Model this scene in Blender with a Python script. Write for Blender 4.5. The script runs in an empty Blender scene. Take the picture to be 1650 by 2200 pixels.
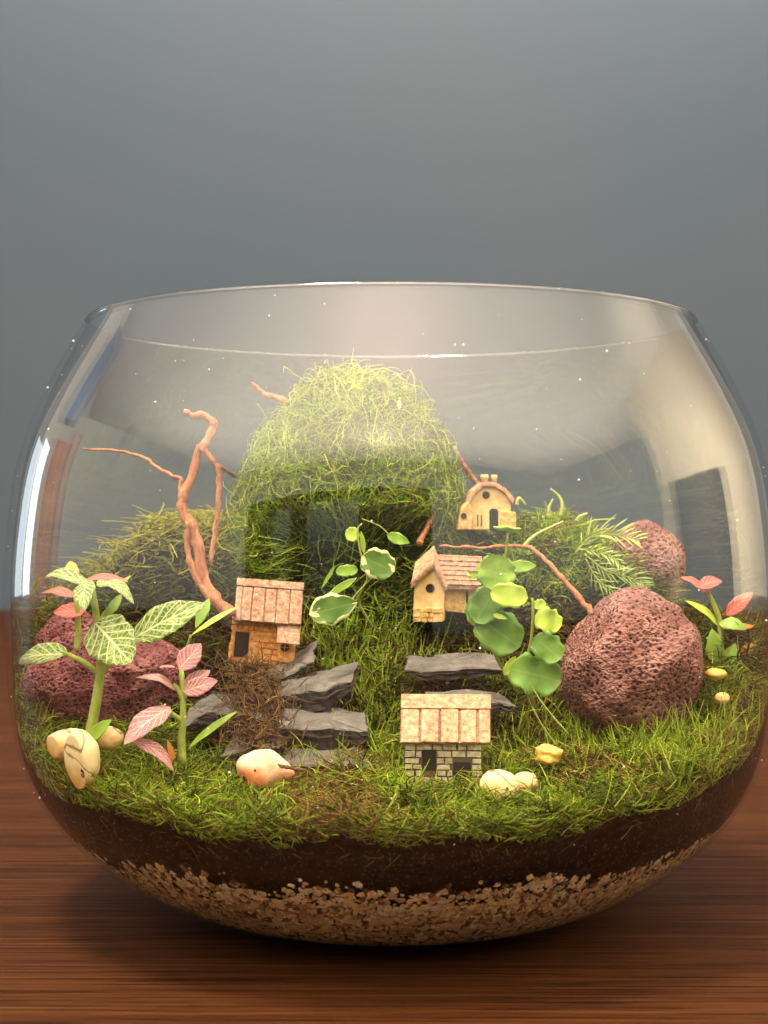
import bpy, math, random
import numpy as np
from mathutils import Vector, Matrix, noise

K = 0.01                      # everything below is written in centimetres
random.seed(7); rng = np.random.default_rng(7)
S = bpy.context.scene
C = S.collection
R = math.radians

# ------------------------------------------------------------------ camera
F, D, H, CX = 3340.0, 46.6, 11.8, -0.205     # focal (px of a 1650 wide frame), distance, height
cam = bpy.data.cameras.new('camera'); camo = bpy.data.objects.new('camera', cam); C.objects.link(camo)
camo.location = (CX*K, -D*K, H*K); camo.rotation_euler = (R(90), 0, 0)
cam.sensor_fit = 'HORIZONTAL'; cam.sensor_width = 36; cam.lens = F/1650*36
cam.clip_start = 0.01; cam.clip_end = 50
cam.dof.use_dof = True; cam.dof.focus_distance = (D-5.0)*K; cam.dof.aperture_fstop = 36
S.camera = camo

def P(px, py, y):             # where a line of sight meets the plane at depth y
    s = (D+y)/F
    return Vector((CX+(px-825)*s, y, H-(py-1100)*s))

# ------------------------------------------------------------------ room light
w = bpy.data.worlds.new('World'); S.world = w; w.use_nodes = True
nt = w.node_tree; nt.nodes.clear()
o_ = nt.nodes.new('ShaderNodeOutputWorld'); b_ = nt.nodes.new('ShaderNodeBackground')
tc = nt.nodes.new('ShaderNodeTexCoord'); sp = nt.nodes.new('ShaderNodeSeparateXYZ')
rp = nt.nodes.new('ShaderNodeValToRGB')
nt.links.new(tc.outputs['Generated'], sp.inputs[0])
mr = nt.nodes.new('ShaderNodeMapRange'); mr.inputs[1].default_value = -1; nt.links.new(sp.outputs['Z'], mr.inputs[0]); nt.links.new(mr.outputs[0], rp.inputs[0]); nt.links.new(rp.outputs[0], b_.inputs[0]); nt.links.new(b_.outputs[0], o_.inputs[0])
e = rp.color_ramp.elements
e[0].position = 0.0; e[0].color = (0.12, 0.085, 0.06, 1)
e[1].position = 1.0; e[1].color = (1.0, 0.84, 0.66, 1)
e2 = rp.color_ramp.elements.new(0.42); e2.color = (0.16, 0.12, 0.09, 1)
e3 = rp.color_ramp.elements.new(0.54); e3.color = (0.72, 0.66, 0.55, 1)
b_.inputs[1].default_value = 1.4

def area(name, loc, target, sx, sy, power, col, shape='RECTANGLE'):
    l = bpy.data.lights.new(name, 'AREA'); l.shape = shape; l.size = sx*K; l.size_y = sy*K
    l.energy = power; l.color = col
    o = bpy.data.objects.new(name, l); C.objects.link(o)
    o.location = Vector(loc)*K
    o.rotation_euler = (Vector(target)-Vector(loc)).to_track_quat('-Z', 'Y').to_euler()
    return o
area('ceiling_lamp', (-34, -36, 150), (0, -3, 7), 26, 26, 36, (1.0, 0.87, 0.66))
area('unseen_ceiling_fill', (0, -165, 62), (0, -165, 200), 600, 270, 400, (1.0, 0.86, 0.70))  # added unseen panel, brightens the ceiling and so its reflection and the front light
area('ceiling_glow_fill', (-12, -250, 120), (-12, -250, 200), 60, 34, 12, (1.0, 0.84, 0.52))  # added unseen panel, makes a warm glow on the ceiling for the glass
area('ceiling_glow_fill', (-6, -84, 112), (-6, -84, 200), 60, 60, 13, (1.0, 0.66, 0.52))  # added unseen panel, makes a pinkish glow on the ceiling for the glass
area('side_wall_fill', (130, 60, 70), (214, 80, 55), 80, 70, 75, (1.0, 0.87, 0.66))  # added unseen light, brightens the cream wall mirrored at right
area('left_wall_fill', (-95, 60, 70), (-168, 85, 50), 50, 50, 26, (1.0, 0.93, 0.85))  # added unseen light, brightens what the glass mirrors at left
for k_ in range(3):                                  # small hanging bulbs, seen as golden dots in the glass
    pl = bpy.data.lights.new('hanging_bulb', 'POINT'); pl.energy = 0.10*(1+0.8*k_); pl.shadow_soft_size = (0.9+0.25*k_)*K; pl.color = (1.0, 0.72, 0.28)
    po = bpy.data.objects.new('hanging_bulb', pl); C.objects.link(po); po.location = (6*K, -128*K, (142-5.5*k_)*K)
area('window_light', (-165, 150, 14), (0, 0, 12), 26, 90, 5, (0.72, 0.87, 1.0))
area('wall_top_fill', (4, 112, 116), (0, 152, 62), 130, 20, 15, (1.0, 0.80, 0.66))  # added unseen strip, brightens the wall towards its top
S.view_settings.view_transform = 'Standard'; S.view_settings.look = 'None'; S.view_settings.gamma = 1
S.view_settings.exposure = 0.0
S.render.engine = 'CYCLES'
S.cycles.transparent_max_bounces = 24; S.cycles.max_bounces = 8

# ------------------------------------------------------------------ materials
class MT:
    def __init__(s, name):
        s.m = bpy.data.materials.new(name); s.m.use_nodes = True
        s.t = s.m.node_tree; s.t.nodes.clear()
        s.out = s.n('OutputMaterial')
    def n(s, kind, **k):
        x = s.t.nodes.new('ShaderNode'+kind)
        for a, v in k.items(): setattr(x, a, v)
        return x
    def l(s, a, b): s.t.links.new(a, b)
    def val(s, sock, v):
        if hasattr(v, 'is_output'): s.l(v, sock)
        else: sock.default_value = v
    def coords(s, scale=(1, 1, 1), uv=False):
        t = s.n('TexCoord'); m = s.n('Mapping'); s.l(t.outputs['UV' if uv else 'Object'], m.inputs[0])
        f = 1 if uv else 100
        m.inputs['Scale'].default_value = (scale[0]*f, scale[1]*f, scale[2]*f)
        return m.outputs[0]
    def noise(s, co, scale, detail=4, rough=0.55, dist=0):
        x = s.n('TexNoise'); s.l(co, x.inputs['Vector']); x.inputs['Scale'].default_value = scale
        x.inputs['Detail'].default_value = detail; x.inputs['Roughness'].default_value = rough
        x.inputs['Distortion'].default_value = dist
        return x.outputs[0]
    def voro(s, co, scale, feat='F1'):
        x = s.n('TexVoronoi', feature=feat); s.l(co, x.inputs['Vector']); x.inputs['Scale'].default_value = scale
        return x.outputs['Distance'], (x.outputs['Color'] if feat == 'F1' else None)
    def ramp(s, fac, stops):
        x = s.n('ValToRGB'); s.val(x.inputs[0], fac); e = x.color_ramp.elements
        while len(e) < len(stops): e.new(0.5)
        for i, (p, c) in enumerate(stops):
            e[i].position = p; e[i].color = (*c, 1) if len(c) == 3 else c
        return x.outputs[0]
    def mix(s, fac, a, b, mode='MIX'):
        x = s.n('Mix', data_type='RGBA', blend_type=mode); s.val(x.inputs[0], fac)
        for sock, v in ((x.inputs[6], a), (x.inputs[7], b)):
            if hasattr(v, 'is_output'): s.l(v, sock)
            else: sock.default_value = (*v, 1)
        return x.outputs[2]
    def math(s, op, a, b=0.0, c=0.0):
        x = s.n('Math', operation=op); s.val(x.inputs[0], a); s.val(x.inputs[1], b); s.val(x.inputs[2], c)
        return x.outputs[0]
    def bsdf(s, col, rough=0.6, bump=None, bs=0.3, bd=0.001, spec=0.5, trans=None, coat=0):
        p = s.n('BsdfPrincipled')
        if hasattr(col, 'is_output'): s.l(col, p.inputs['Base Color'])
        else: p.inputs['Base Color'].default_value = (*col, 1)
        s.val(p.inputs['Roughness'], rough); p.inputs['Specular IOR Level'].default_value = spec
        p.inputs['Coat Weight'].default_value = coat
        if bump is not None:
            b = s.n('Bump'); b.inputs['Strength'].default_value = bs; b.inputs['Distance'].default_value = bd
            s.l(bump, b.inputs['Height']); s.l(b.outputs[0], p.inputs['Normal'])
        sh = p.outputs[0]
        if trans:
            t = s.n('BsdfTranslucent')
            if hasattr(col, 'is_output'): s.l(col, t.inputs[0])
            else: t.inputs[0].default_value = (*col, 1)
            mx = s.n('MixShader'); mx.inputs[0].default_value = trans
            s.l(sh, mx.inputs[1]); s.l(t.outputs[0], mx.inputs[2]); sh = mx.outputs[0]
        s.l(sh, s.out.inputs[0])
        return s.m

def m_wood():
    t = MT('dark_wood_grain')
    a = t.noise(t.coords((0.07, 4.0, 1)), 1.0, 6, 0.74, 0.4)
    b = t.noise(t.coords((0.02, 0.6, 1)), 1.0, 4, 0.5, 0.6)
    fine = t.noise(t.coords((0.14, 6.5, 1)), 1.0, 4, 0.75)
    f = t.math('ADD', t.math('MULTIPLY', a, 0.65), t.math('MULTIPLY', b, 0.35))
    c = t.ramp(f, [(0.34, (0.020, 0.0062, 0.0022)), (0.46, (0.040, 0.0130, 0.0040)), (0.56, (0.058, 0.0195, 0.0056)), (0.68, (0.092, 0.034, 0.010))])
    pores = t.ramp(fine, [(0.40, (0.28, 0.24, 0.22)), (0.5, (1, 1, 1)), (0.62, (1.5, 1.5, 1.45))])
    c = t.mix(0.85, c, pores, 'MULTIPLY')
    return t.bsdf(c, 0.6, t.math('ADD', a, fine), 0.3, 0.0004, 0.07)
def m_wall():
    t = MT('grey_blue_wall_paint')
    n = t.noise(t.coords((1, 1, 1)), 0.02, 2)
    c = t.ramp(n, [(0.3, (0.064, 0.090, 0.122)), (0.7, (0.074, 0.096, 0.124))])
    return t.bsdf(c, 0.85, t.noise(t.coords(), 1.5, 4), 0.1, 0.001, 0.2)
def m_plain(name, col, rough=0.7, var=0.25, scale=0.3):
    t = MT(name); n = t.noise(t.coords(), scale, 4)
    c = t.ramp(n, [(0.3, tuple(v*(1-var) for v in col)), (0.7, tuple(min(1, v*(1+var)) for v in col))])
    return t.bsdf(c, rough, n, 0.2, 0.001)
def m_glass(name, f0, f1, tint):
    t = MT(name)
    g = t.n('NewGeometry'); d = t.n('VectorMath', operation='DOT_PRODUCT')
    t.l(g.outputs['Incoming'], d.inputs[0]); t.l(g.outputs['Normal'], d.inputs[1])
    c = t.math('SUBTRACT', 1.0, t.math('ABSOLUTE', d.outputs['Value']))
    fr = t.math('MULTIPLY_ADD', t.math('POWER', c, 4.2), f1, f0)
    tr = t.n('BsdfTransparent'); tr.inputs[0].default_value = (*tint, 1)
    gl = t.n('BsdfGlossy'); sm = t.noise(t.coords((0.5, 0.5, 0.25)), 1.0, 5, 0.7); t.l(t.ramp(sm, [(0.5, (0.010, 0.010, 0.010)), (0.8, (0.12, 0.12, 0.12))]), gl.inputs['Roughness'])
    mx = t.n('MixShader'); t.l(fr, mx.inputs[0]); t.l(tr.outputs[0], mx.inputs[1]); t.l(gl.outputs[0], mx.inputs[2])
    t.l(mx.outputs[0], t.out.inputs[0])
    return t.m
def m_soil():
    t = MT('black_potting_soil')
    n = t.noise(t.coords(), 3.5, 8, 0.7); v, _ = t.voro(t.coords(), 7)
    c = t.ramp(n, [(0.35, (0.003, 0.002, 0.002)), (0.6, (0.008, 0.0055, 0.005)), (0.75, (0.03, 0.018, 0.011))])
    return t.bsdf(c, 0.95, t.math('ADD', n, v), 0.8, 0.002, 0.04)
def m_attr(name, rough=0.6, trans=None, spec=0.3, grain=0):
    t = MT(name); a = t.n('Attribute', attribute_name='tint'); c = a.outputs['Color']
    if grain:
        n = t.noise(t.coords(), grain, 5, 0.7); c = t.mix(0.7, c, t.ramp(n, [(0.3, (0.45, 0.42, 0.4)), (0.6, (1, 1, 1))]), 'MULTIPLY')
        return t.bsdf(c, rough, n, 0.5, 0.001, spec, trans)
    return t.bsdf(c, rough, None, spec=spec, trans=trans)
def m_lava(name, lo, mid, hi):
    t = MT(name)
    co = t.coords(); n = t.noise(co, 1.1, 6, 0.65); v, _ = t.voro(t.coords((1, 1, 1.15)), 6.5)
    v2, _ = t.voro(t.coords((1, 1, 1.3)), 12.0)
    big, _ = t.voro(co, 2.6)
    c = t.ramp(n, [(0.3, lo), (0.5, mid), (0.68, hi)])
    pit = t.ramp(v, [(0.20, (0.10, 0.06, 0.05)), (0.42, (1, 1, 1))])
    mk = t.ramp(t.noise(co, 2.0, 3), [(0.30, (0, 0, 0)), (0.46, (1, 1, 1))])
    c2 = t.mix(1.0, c, pit, 'MULTIPLY'); c = t.mix(mk, c, c2)
    c = t.mix(0.75, c, t.ramp(big, [(0.10, (0.22, 0.15, 0.14)), (0.20, (1, 1, 1))]), 'MULTIPLY')
    c = t.mix(0.5, c, t.ramp(v2, [(0.1, (0.35, 0.3, 0.3)), (0.4, (1, 1, 1))]), 'MULTIPLY')
    h = t.math('ADD', t.math('MULTIPLY', v, 1.5), t.math('ADD', v2, n))
    return t.bsdf(c, 0.95, h, 0.8, 0.0012, 0.15)
def m_slate(name='grey_slate', k=0.62):
    t = MT(name)
    n = t.noise(t.coords((1, 1, 1.3)), 1.6, 7, 0.7); n2 = t.noise(t.coords((1, 1, 2)), 5, 4, 0.7)
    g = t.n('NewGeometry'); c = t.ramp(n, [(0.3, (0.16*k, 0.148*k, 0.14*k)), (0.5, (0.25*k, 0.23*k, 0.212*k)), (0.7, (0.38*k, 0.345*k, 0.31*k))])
    c = t.mix(0.5, c, t.ramp(n2, [(0.35, (0.4, 0.38, 0.36)), (0.6, (1, 1, 1))]), 'MULTIPLY')
    return t.bsdf(c, 0.8, t.math('ADD', n, n2), 0.5, 0.0008, 0.25)
def m_clay(name, lo, mid, hi, sc=7, bs=0.5):
    t = MT(name); co = t.coords(); n = t.noise(co, sc, 6, 0.75); b = t.noise(co, 0.9, 3)
    c = t.ramp(n, [(0.34, lo), (0.5, mid), (0.64, hi)])
    c = t.mix(0.45, c, t.ramp(b, [(0.3, (0.6, 0.55, 0.5)), (0.65, (1, 1, 1))]), 'MULTIPLY')
    return t.bsdf(c, 0.85, n, bs, 0.0006, 0.2)
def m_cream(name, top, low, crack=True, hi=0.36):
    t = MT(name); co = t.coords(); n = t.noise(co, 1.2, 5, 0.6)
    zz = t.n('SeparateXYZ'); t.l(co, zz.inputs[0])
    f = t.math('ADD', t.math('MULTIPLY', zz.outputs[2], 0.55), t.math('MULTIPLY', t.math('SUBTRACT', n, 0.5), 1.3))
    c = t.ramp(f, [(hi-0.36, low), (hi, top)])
    if crack:
        v, _ = t.voro(t.mix(0.25, co, t.noise(co, 2.0, 3)), 0.5, 'DISTANCE_TO_EDGE')
        c = t.mix(t.ramp(v, [(0.004, (0.8, 0.8, 0.8)), (0.012, (0, 0, 0))]), c, (0.16, 0.06, 0.02))
    sp_ = t.ramp(t.noise(co, 5, 3, 0.7), [(0.68, (0, 0, 0)), (0.74, (0.8, 0.8, 0.8))])
    c = t.mix(sp_, c, (0.30, 0.13, 0.04))
    return t.bsdf(c, 0.45, n, 0.3, 0.001, 0.4)
def m_fittonia(name, blade, vein, edge, net=0.55):
    t = MT(name)
    uv = t.n('TexCoord'); s_ = t.n('SeparateXYZ'); t.l(uv.outputs['UV'], s_.inputs[0])
    u = s_.outputs[0]; v = t.math('ABSOLUTE', t.math('SUBTRACT', s_.outputs[1], 0.5))   # v 0 midrib, .5 edge
    mid = t.ramp(v, [(0.018, (1, 1, 1)), (0.042, (0, 0, 0))])
    k = t.math('SUBTRACT', u, t.math('MULTIPLY', t.math('POWER', v, 0.85), 0.62))
    fr = t.math('ABSOLUTE', t.math('SUBTRACT', t.math('FRACT', t.math('MULTIPLY_ADD', k, 6.5, 3.0)), 0.5))
    lat = t.ramp(fr, [(0.05, (1, 1, 1)), (0.13, (0, 0, 0))])
    vv, _ = t.voro(t.coords((14, 7, 1), uv=True), 1.0, 'DISTANCE_TO_EDGE')
    netm = t.ramp(vv, [(0.03, (net, net, net)), (0.13, (0, 0, 0))])
    mask = t.math('MAXIMUM', mid, t.math('MAXIMUM', lat, netm))
    n = t.noise(t.coords(), 3.0, 4)
    c = t.mix(t.ramp(n, [(0.35, (0, 0, 0)), (0.65, (1, 1, 1))]), blade, edge)
    c = t.mix(mask, c, vein)
    return t.bsdf(c, 0.5, t.math('SUBTRACT', 1.0, mask), 0.5, 0.0004, 0.35, 0.3)
def m_varieg(name, body, body2, rim, lo=0.80):
    t = MT(name)
    uv = t.n('TexCoord'); s_ = t.n('SeparateXYZ'); t.l(uv.outputs['UV'], s_.inputs[0])
    du = t.math('SUBTRACT', s_.outputs[0], 0.5); dv = t.math('SUBTRACT', s_.outputs[1], 0.5)
    oi = t.n('ObjectInfo')
    r = t.math('MAXIMUM', t.math('ABSOLUTE', t.math('MULTIPLY', du, 2)), t.math('ABSOLUTE', t.math('MULTIPLY', dv, 2)))
    mp = t.n('Mapping'); t.l(uv.outputs['UV'], mp.inputs[0]); t.l(oi.outputs['Random'], mp.inputs['Location']); mp.inputs['Scale'].default_value = (1, 1, 1)
    sc = t.n('VectorMath', operation='SCALE'); cb = t.n('CombineXYZ'); t.l(oi.outputs['Random'], cb.inputs[2]); t.l(cb.outputs[0], sc.inputs[0]); sc.inputs['Scale'].default_value = 37
    t.l(sc.outputs[0], mp.inputs['Location'])
    n = t.noise(mp.outputs[0], 2.6, 2, 0.5)
    f = t.math('ADD', r, t.math('MULTIPLY', t.math('SUBTRACT', n, 0.5), 1.5))
    k = t.ramp(f, [(lo, (0, 0, 0)), (lo+0.03, (1, 1, 1))])
    n2 = t.noise(t.coords(), 1.6, 3)
    g = t.mix(t.ramp(n2, [(0.35, (0, 0, 0)), (0.65, (1, 1, 1))]), body, body2)
    vn = t.math('ABSOLUTE', dv)
    g = t.mix(t.ramp(vn, [(0.012, (0.10, 0.10, 0.10)), (0.03, (0, 0, 0))]), g, rim)
    return t.bsdf(t.mix(k, g, rim), 0.42, n2, 0.15, 0.0005, 0.4, 0.3)
def m_twig(name, a, b):
    t = MT(name); n = t.noise(t.coords((1, 1, 0.5)), 3.5, 7, 0.8)
    return t.bsdf(t.ramp(n, [(0.35, a), (0.65, b)]), 0.6, n, 0.9, 0.0012, 0.3)

M = dict(
 wood=m_wood(), wall=m_wall(),
 glass_out=m_glass('clear_glass_outer', 0.055, 0.22, (0.985, 0.99, 0.985)),
 glass_in=m_glass('clear_glass_inner', 0.060, 0.80, (0.985, 0.99, 0.985)),
 rim=m_glass('polished_glass_rim', 0.16, 0.8, (0.95, 0.96, 0.95)),
 soil=m_soil(), gravel=m_attr('tan_gravel', 0.5, None, 0.5, 5), moss=m_attr('moss_strands', 0.6, 0.30, 0.25),
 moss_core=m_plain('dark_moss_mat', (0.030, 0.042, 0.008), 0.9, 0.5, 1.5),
 lava=m_lava('reddish_lava_rock', (0.15, 0.066, 0.058), (0.31, 0.145, 0.125), (0.49, 0.27, 0.235)),
 lava2=m_lava('dark_purple_lava_rock', (0.11, 0.03, 0.035), (0.23, 0.08, 0.085), (0.40, 0.18, 0.17)),
 slate=m_slate(), slate_edge=m_slate('shaded_slate_edge', 0.13),  # edge copy is darker: shade of the slab sides painted into the colour
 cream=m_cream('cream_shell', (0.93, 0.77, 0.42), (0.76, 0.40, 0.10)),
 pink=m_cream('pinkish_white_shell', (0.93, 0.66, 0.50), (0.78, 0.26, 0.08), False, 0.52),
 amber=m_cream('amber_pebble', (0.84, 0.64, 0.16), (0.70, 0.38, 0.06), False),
 clay_roof=m_clay('brown_clay_roof', (0.20, 0.10, 0.065), (0.40, 0.235, 0.16), (0.60, 0.40, 0.29)),
 clay_roof_l=m_clay('peach_clay_roof', (0.34, 0.155, 0.085), (0.64, 0.36, 0.22), (0.82, 0.54, 0.37)),
 clay_orange=m_clay('orange_clay_wall', (0.50, 0.19, 0.05), (0.74, 0.34, 0.10), (0.88, 0.56, 0.30)),
 clay_cream=m_clay('cream_clay_wall', (0.72, 0.47, 0.17), (0.80, 0.57, 0.25), (0.86, 0.68, 0.36), 3, 0.2),
 clay_ochre=m_clay('ochre_speckled_clay', (0.50, 0.26, 0.07), (0.76, 0.48, 0.17), (0.88, 0.68, 0.35)),
 clay_stone=m_clay('grey_beige_clay_stone', (0.36, 0.31, 0.19), (0.58, 0.52, 0.34), (0.78, 0.72, 0.50)),
 mortar=m_plain('dark_mortar', (0.12, 0.09, 0.05), 0.9),
 hole=m_plain('dark_opening', (0.018, 0.015, 0.012), 0.9),
 fitt_g=m_fittonia('green_leaf_white_veins', (0.13, 0.26, 0.04), (0.88, 0.92, 0.50), (0.24, 0.38, 0.07)),
 fitt_p=m_fittonia('pink_leaf_green_edges', (0.66, 0.21, 0.26), (0.97, 0.66, 0.66), (0.46, 0.22, 0.15), 0.4),
 fitt_r=m_fittonia('red_pink_leaf', (0.72, 0.10, 0.10), (0.95, 0.40, 0.36), (0.75, 0.20, 0.15), 0.3),
 leaf_y=m_plain('bright_yellow_green_leaf', (0.38, 0.52, 0.05), 0.45, 0.25, 1.5),
 leaf_o=m_plain('orange_leaf', (0.72, 0.30, 0.05), 0.5, 0.25, 1.5),
 leaf_g=m_plain('fresh_green_leaf', (0.22, 0.38, 0.04), 0.45, 0.3, 1.5),
 var_g=m_varieg('green_leaf_cream_edge', (0.10, 0.22, 0.035), (0.17, 0.30, 0.06), (0.86, 0.88, 0.42)),
 var_y=m_varieg('lime_leaf_cream_edge', (0.26, 0.46, 0.04), (0.36, 0.56, 0.06), (0.80, 0.88, 0.34)),
 few_g=m_varieg('green_leaf_few_cream_spots', (0.15, 0.33, 0.06), (0.26, 0.46, 0.09), (0.84, 0.88, 0.42), 1.18),
 few_y=m_varieg('lime_leaf_few_cream_spots', (0.28, 0.50, 0.05), (0.40, 0.62, 0.08), (0.84, 0.90, 0.42), 1.2),
 stem=m_twig('yellow_green_stem', (0.26, 0.34, 0.04), (0.44, 0.52, 0.12)),
 twig=m_twig('orange_brown_twig', (0.26, 0.07, 0.025), (0.80, 0.36, 0.19)),
 twig_d=m_twig('dark_brown_twig', (0.12, 0.07, 0.03), (0.28, 0.16, 0.08)),
 dust=m_plain('dust', (0.85, 0.82, 0.78), 0.8),
)

# ------------------------------------------------------------------ object helpers
class Thing:
    def __init__(s, o, org): s.o = o; s.org = Vector(org)
def tag(o, label=None, cat=None, group=None, kind=None):
    if label: o['label'] = label
    if cat: o['category'] = cat
    if group: o['group'] = group
    if kind: o['kind'] = kind
    return o
def thing(name, label, cat, org, group=None):
    o = bpy.data.objects.new(name, None); C.objects.link(o); o.location = Vector(org)*K
    o.empty_display_size = 0.01
    tag(o, label, cat, group); return Thing(o, org)
def mesh_np(name, V, Fq, org=(0, 0, 0), smooth=True, uv=None, tint=None):
    """V (n,3) cm, Fq (m,3|4) int"""
    V = (np.asarray(V, np.float32)-np.array(org, np.float32))*K
    Fq = np.asarray(Fq, np.int32); me = bpy.data.meshes.new(name)
    nf, k = Fq.shape
    me.vertices.add(len(V)); me.vertices.foreach_set('co', V.ravel())
    me.loops.add(nf*k); me.loops.foreach_set('vertex_index', Fq.ravel())
    me.polygons.add(nf); me.polygons.foreach_set('loop_start', np.arange(0, nf*k, k, dtype=np.int32))
    if uv is not None:
        l = me.uv_layers.new(name='uv'); l.data.foreach_set('uv', np.asarray(uv, np.float32)[Fq.ravel()].ravel())
    if tint is not None:
        a = me.color_attributes.new('tint', 'FLOAT_COLOR', 'POINT')
        t = np.ones((len(V), 4), np.float32); t[:, :3] = tint; a.data.foreach_set('color', t.ravel())
    me.polygons.foreach_set('use_smooth', np.full(nf, smooth))
    me.update(calc_edges=True); me.validate()
    return me
def link(name, me, mat, par=None, label=None):
    if not isinstance(mat, (list, tuple)): mat = [mat]
    for m in mat: me.materials.append(m)
    o = bpy.data.objects.new(name, me); C.objects.link(o)
    if par is not None:
        p = par.o if isinstance(par, Thing) else par
        o.parent = p
    if label: o['label'] = label
    return o
class MB:
    def __init__(s): s.v = []; s.f = []; s.uv = []
    def poly(s, pts, faces):
        b = len(s.v); s.v += [tuple(p) for p in pts]; s.f += [tuple(b+i for i in f) for f in faces]
    def box(s, c, h, M3=None):
        pts = [Vector((sx*h[0], sy*h[1], sz*h[2])) for sx in (-1, 1) for sy in (-1, 1) for sz in (-1, 1)]
        if M3: pts = [M3 @ p for p in pts]
        pts = [Vector(c)+p for p in pts]
        s.poly(pts, [(0, 1, 3, 2), (4, 6, 7, 5), (0, 4, 5, 1), (2, 3, 7, 6), (0, 2, 6, 4), (1, 5, 7, 3)])
    def extrude(s, pts2, y0, y1, T=None):       # outline in x,z (counter-clockwise from the front), pushed through y
        n = len(pts2); a = [(p[0], y0, p[1]) for p in pts2]; b = [(p[0], y1, p[1]) for p in pts2]
        s.poly(a+b, [tuple(range(n)), tuple(range(2*n-1, n-1, -1))]+[(i, i+n, (i+1) % n+n, (i+1) % n) for i in range(n)])
    def tube(s, pts, rads, sides=8):
        pts = [Vector(p) for p in pts]; n = len(pts)
        up = Vector((0.13, 0.3, 1)).normalized(); b = len(s.v)
        for i in range(n):
            t = (pts[min(i+1, n-1)]-pts[max(i-1, 0)]).normalized()
            if i == 0:
                a = t.cross(up)
                if a.length < 0.05: a = t.cross(Vector((1, 0, 0)))
            else: a = a-t*a.dot(t)
            a.normalize(); c = t.cross(a).normalized()
            r = rads[i] if hasattr(rads, '__len__') else rads
            for k in range(sides):
                q = 2*math.pi*k/sides; s.v.append(tuple(pts[i]+(a*math.cos(q)+c*math.sin(q))*r))
        for i in range(n-1):
            for k in range(sides):
                k2 = (k+1) % sides
                s.f.append((b+i*sides+k, b+i*sides+k2, b+(i+1)*sides+k2, b+(i+1)*sides+k))
        s.f.append(tuple(b+k for k in range(sides-1, -1, -1))); s.f.append(tuple(b+(n-1)*sides+k for k in range(sides)))
    def build(s, name, mat, par=None, label=None, smooth=False, T=None, bevel=0, org=None):
        org = Vector(org) if org is not None else (par.org if isinstance(par, Thing) else Vector((0, 0, 0)))
        v = [Vector(p) for p in s.v]
        if T is not None: v = [T @ p for p in v]
        me = bpy.data.meshes.new(name); me.from_pydata([tuple((p-org)*K) for p in v], [], s.f)
        me.validate(); me.polygons.foreach_set('use_smooth', [smooth]*len(me.polygons)); me.update()
        o = link(name, me, mat, par, label)
        if bevel:
            m = o.modifiers.new('bevel', 'BEVEL'); m.width = bevel*K; m.segments = 2; m.limit_method = 'ANGLE'
        return o
def sub_of(par_obj, org):      # a Thing wrapper for a part, so its children share the origin
    return Thing(par_obj, org)

def catmull(pts, n):
    pts = [Vector(p) for p in pts]; q = [pts[0]*2-pts[1]]+pts+[pts[-1]*2-pts[-2]]; out = []
    m = len(pts)-1
    for i in range(n):
        t = i/(n-1)*m; k = min(int(t), m-1); u = t-k; a, b, c, d = q[k:k+4]
        out.append(0.5*((2*b)+(c-a)*u+(2*a-5*b+4*c-d)*u*u+(3*b-a-3*c+d)*u**3))
    return out

# ------------------------------------------------------------------ bowl profile
ctrl = np.array([(3.65, 0.0), (5.6, 0.27), (7.55, 1.08), (9.62, 2.72), (10.83, 4.77), (11.2, 7.27), (11.31, 9.58), (11.12, 11.95), (10.58, 14.3), (9.0, 17.35)])
def spline(y, t, tt):
    n = len(y); h = np.diff(t); A = np.eye(n); b = np.zeros(n)
    for i in range(1, n-1):
        A[i, i-1] = h[i-1]; A[i, i] = 2*(h[i-1]+h[i]); A[i, i+1] = h[i]; b[i] = 6*((y[i+1]-y[i])/h[i]-(y[i]-y[i-1])/h[i-1])
    m = np.linalg.solve(A, b); i = np.clip(np.searchsorted(t, tt)-1, 0, n-2); hh = h[i]; a = t[i+1]-tt; c = tt-t[i]
    return m[i]*a**3/(6*hh)+m[i+1]*c**3/(6*hh)+(y[i]/hh-m[i]*hh/6)*a+(y[i+1]/hh-m[i+1]*hh/6)*c
_t = np.concatenate([[0], np.cumsum(np.sqrt(np.hypot(*np.diff(ctrl, axis=0).T)))])
_tt = np.linspace(0, _t[-1], 90)
PR, PZ = spline(ctrl[:, 0], _t, _tt), spline(ctrl[:, 1], _t, _tt)
PZ = np.maximum(PZ, 0.0)
dR, dZ = np.gradient(PR), np.gradient(PZ); L_ = np.hypot(dR, dZ); TH = np.interp(PZ, [0, 5.2, 8.5, 15, 17.5], [0.07, 0.09, 0.22, 0.20, 0.13])
IR, IZ = PR-dZ/L_*TH, PZ+dR/L_*TH                 # inner surface
def rin(z):                                        # inner radius at height z
    return np.interp(z, IZ, IR)
def keep_in(V, gap=0.06):
    V = np.array(V, float); r = np.hypot(V[:, 0], V[:, 1]); m = rin(V[:, 2])-gap
    k = np.where(r > m, m/np.maximum(r, 1e-6), 1.0); V[:, 0] *= k; V[:, 1] *= k
    return V
def lathe(r, z, n=256, cap=False):
    a = np.linspace(0, 2*np.pi, n, endpoint=False)
    V = np.stack([r[:, None]*np.sin(a), -r[:, None]*np.cos(a), np.repeat(z[:, None], n, 1)], -1).reshape(-1, 3)
    i = np.arange(len(r)-1)[:, None]*n; j = np.arange(n); j2 = (j+1) % n
    Fq = np.stack([i+j, i+j2, i+n+j2, i+n+j], -1).reshape(-1, 4)
    return V, Fq

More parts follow.
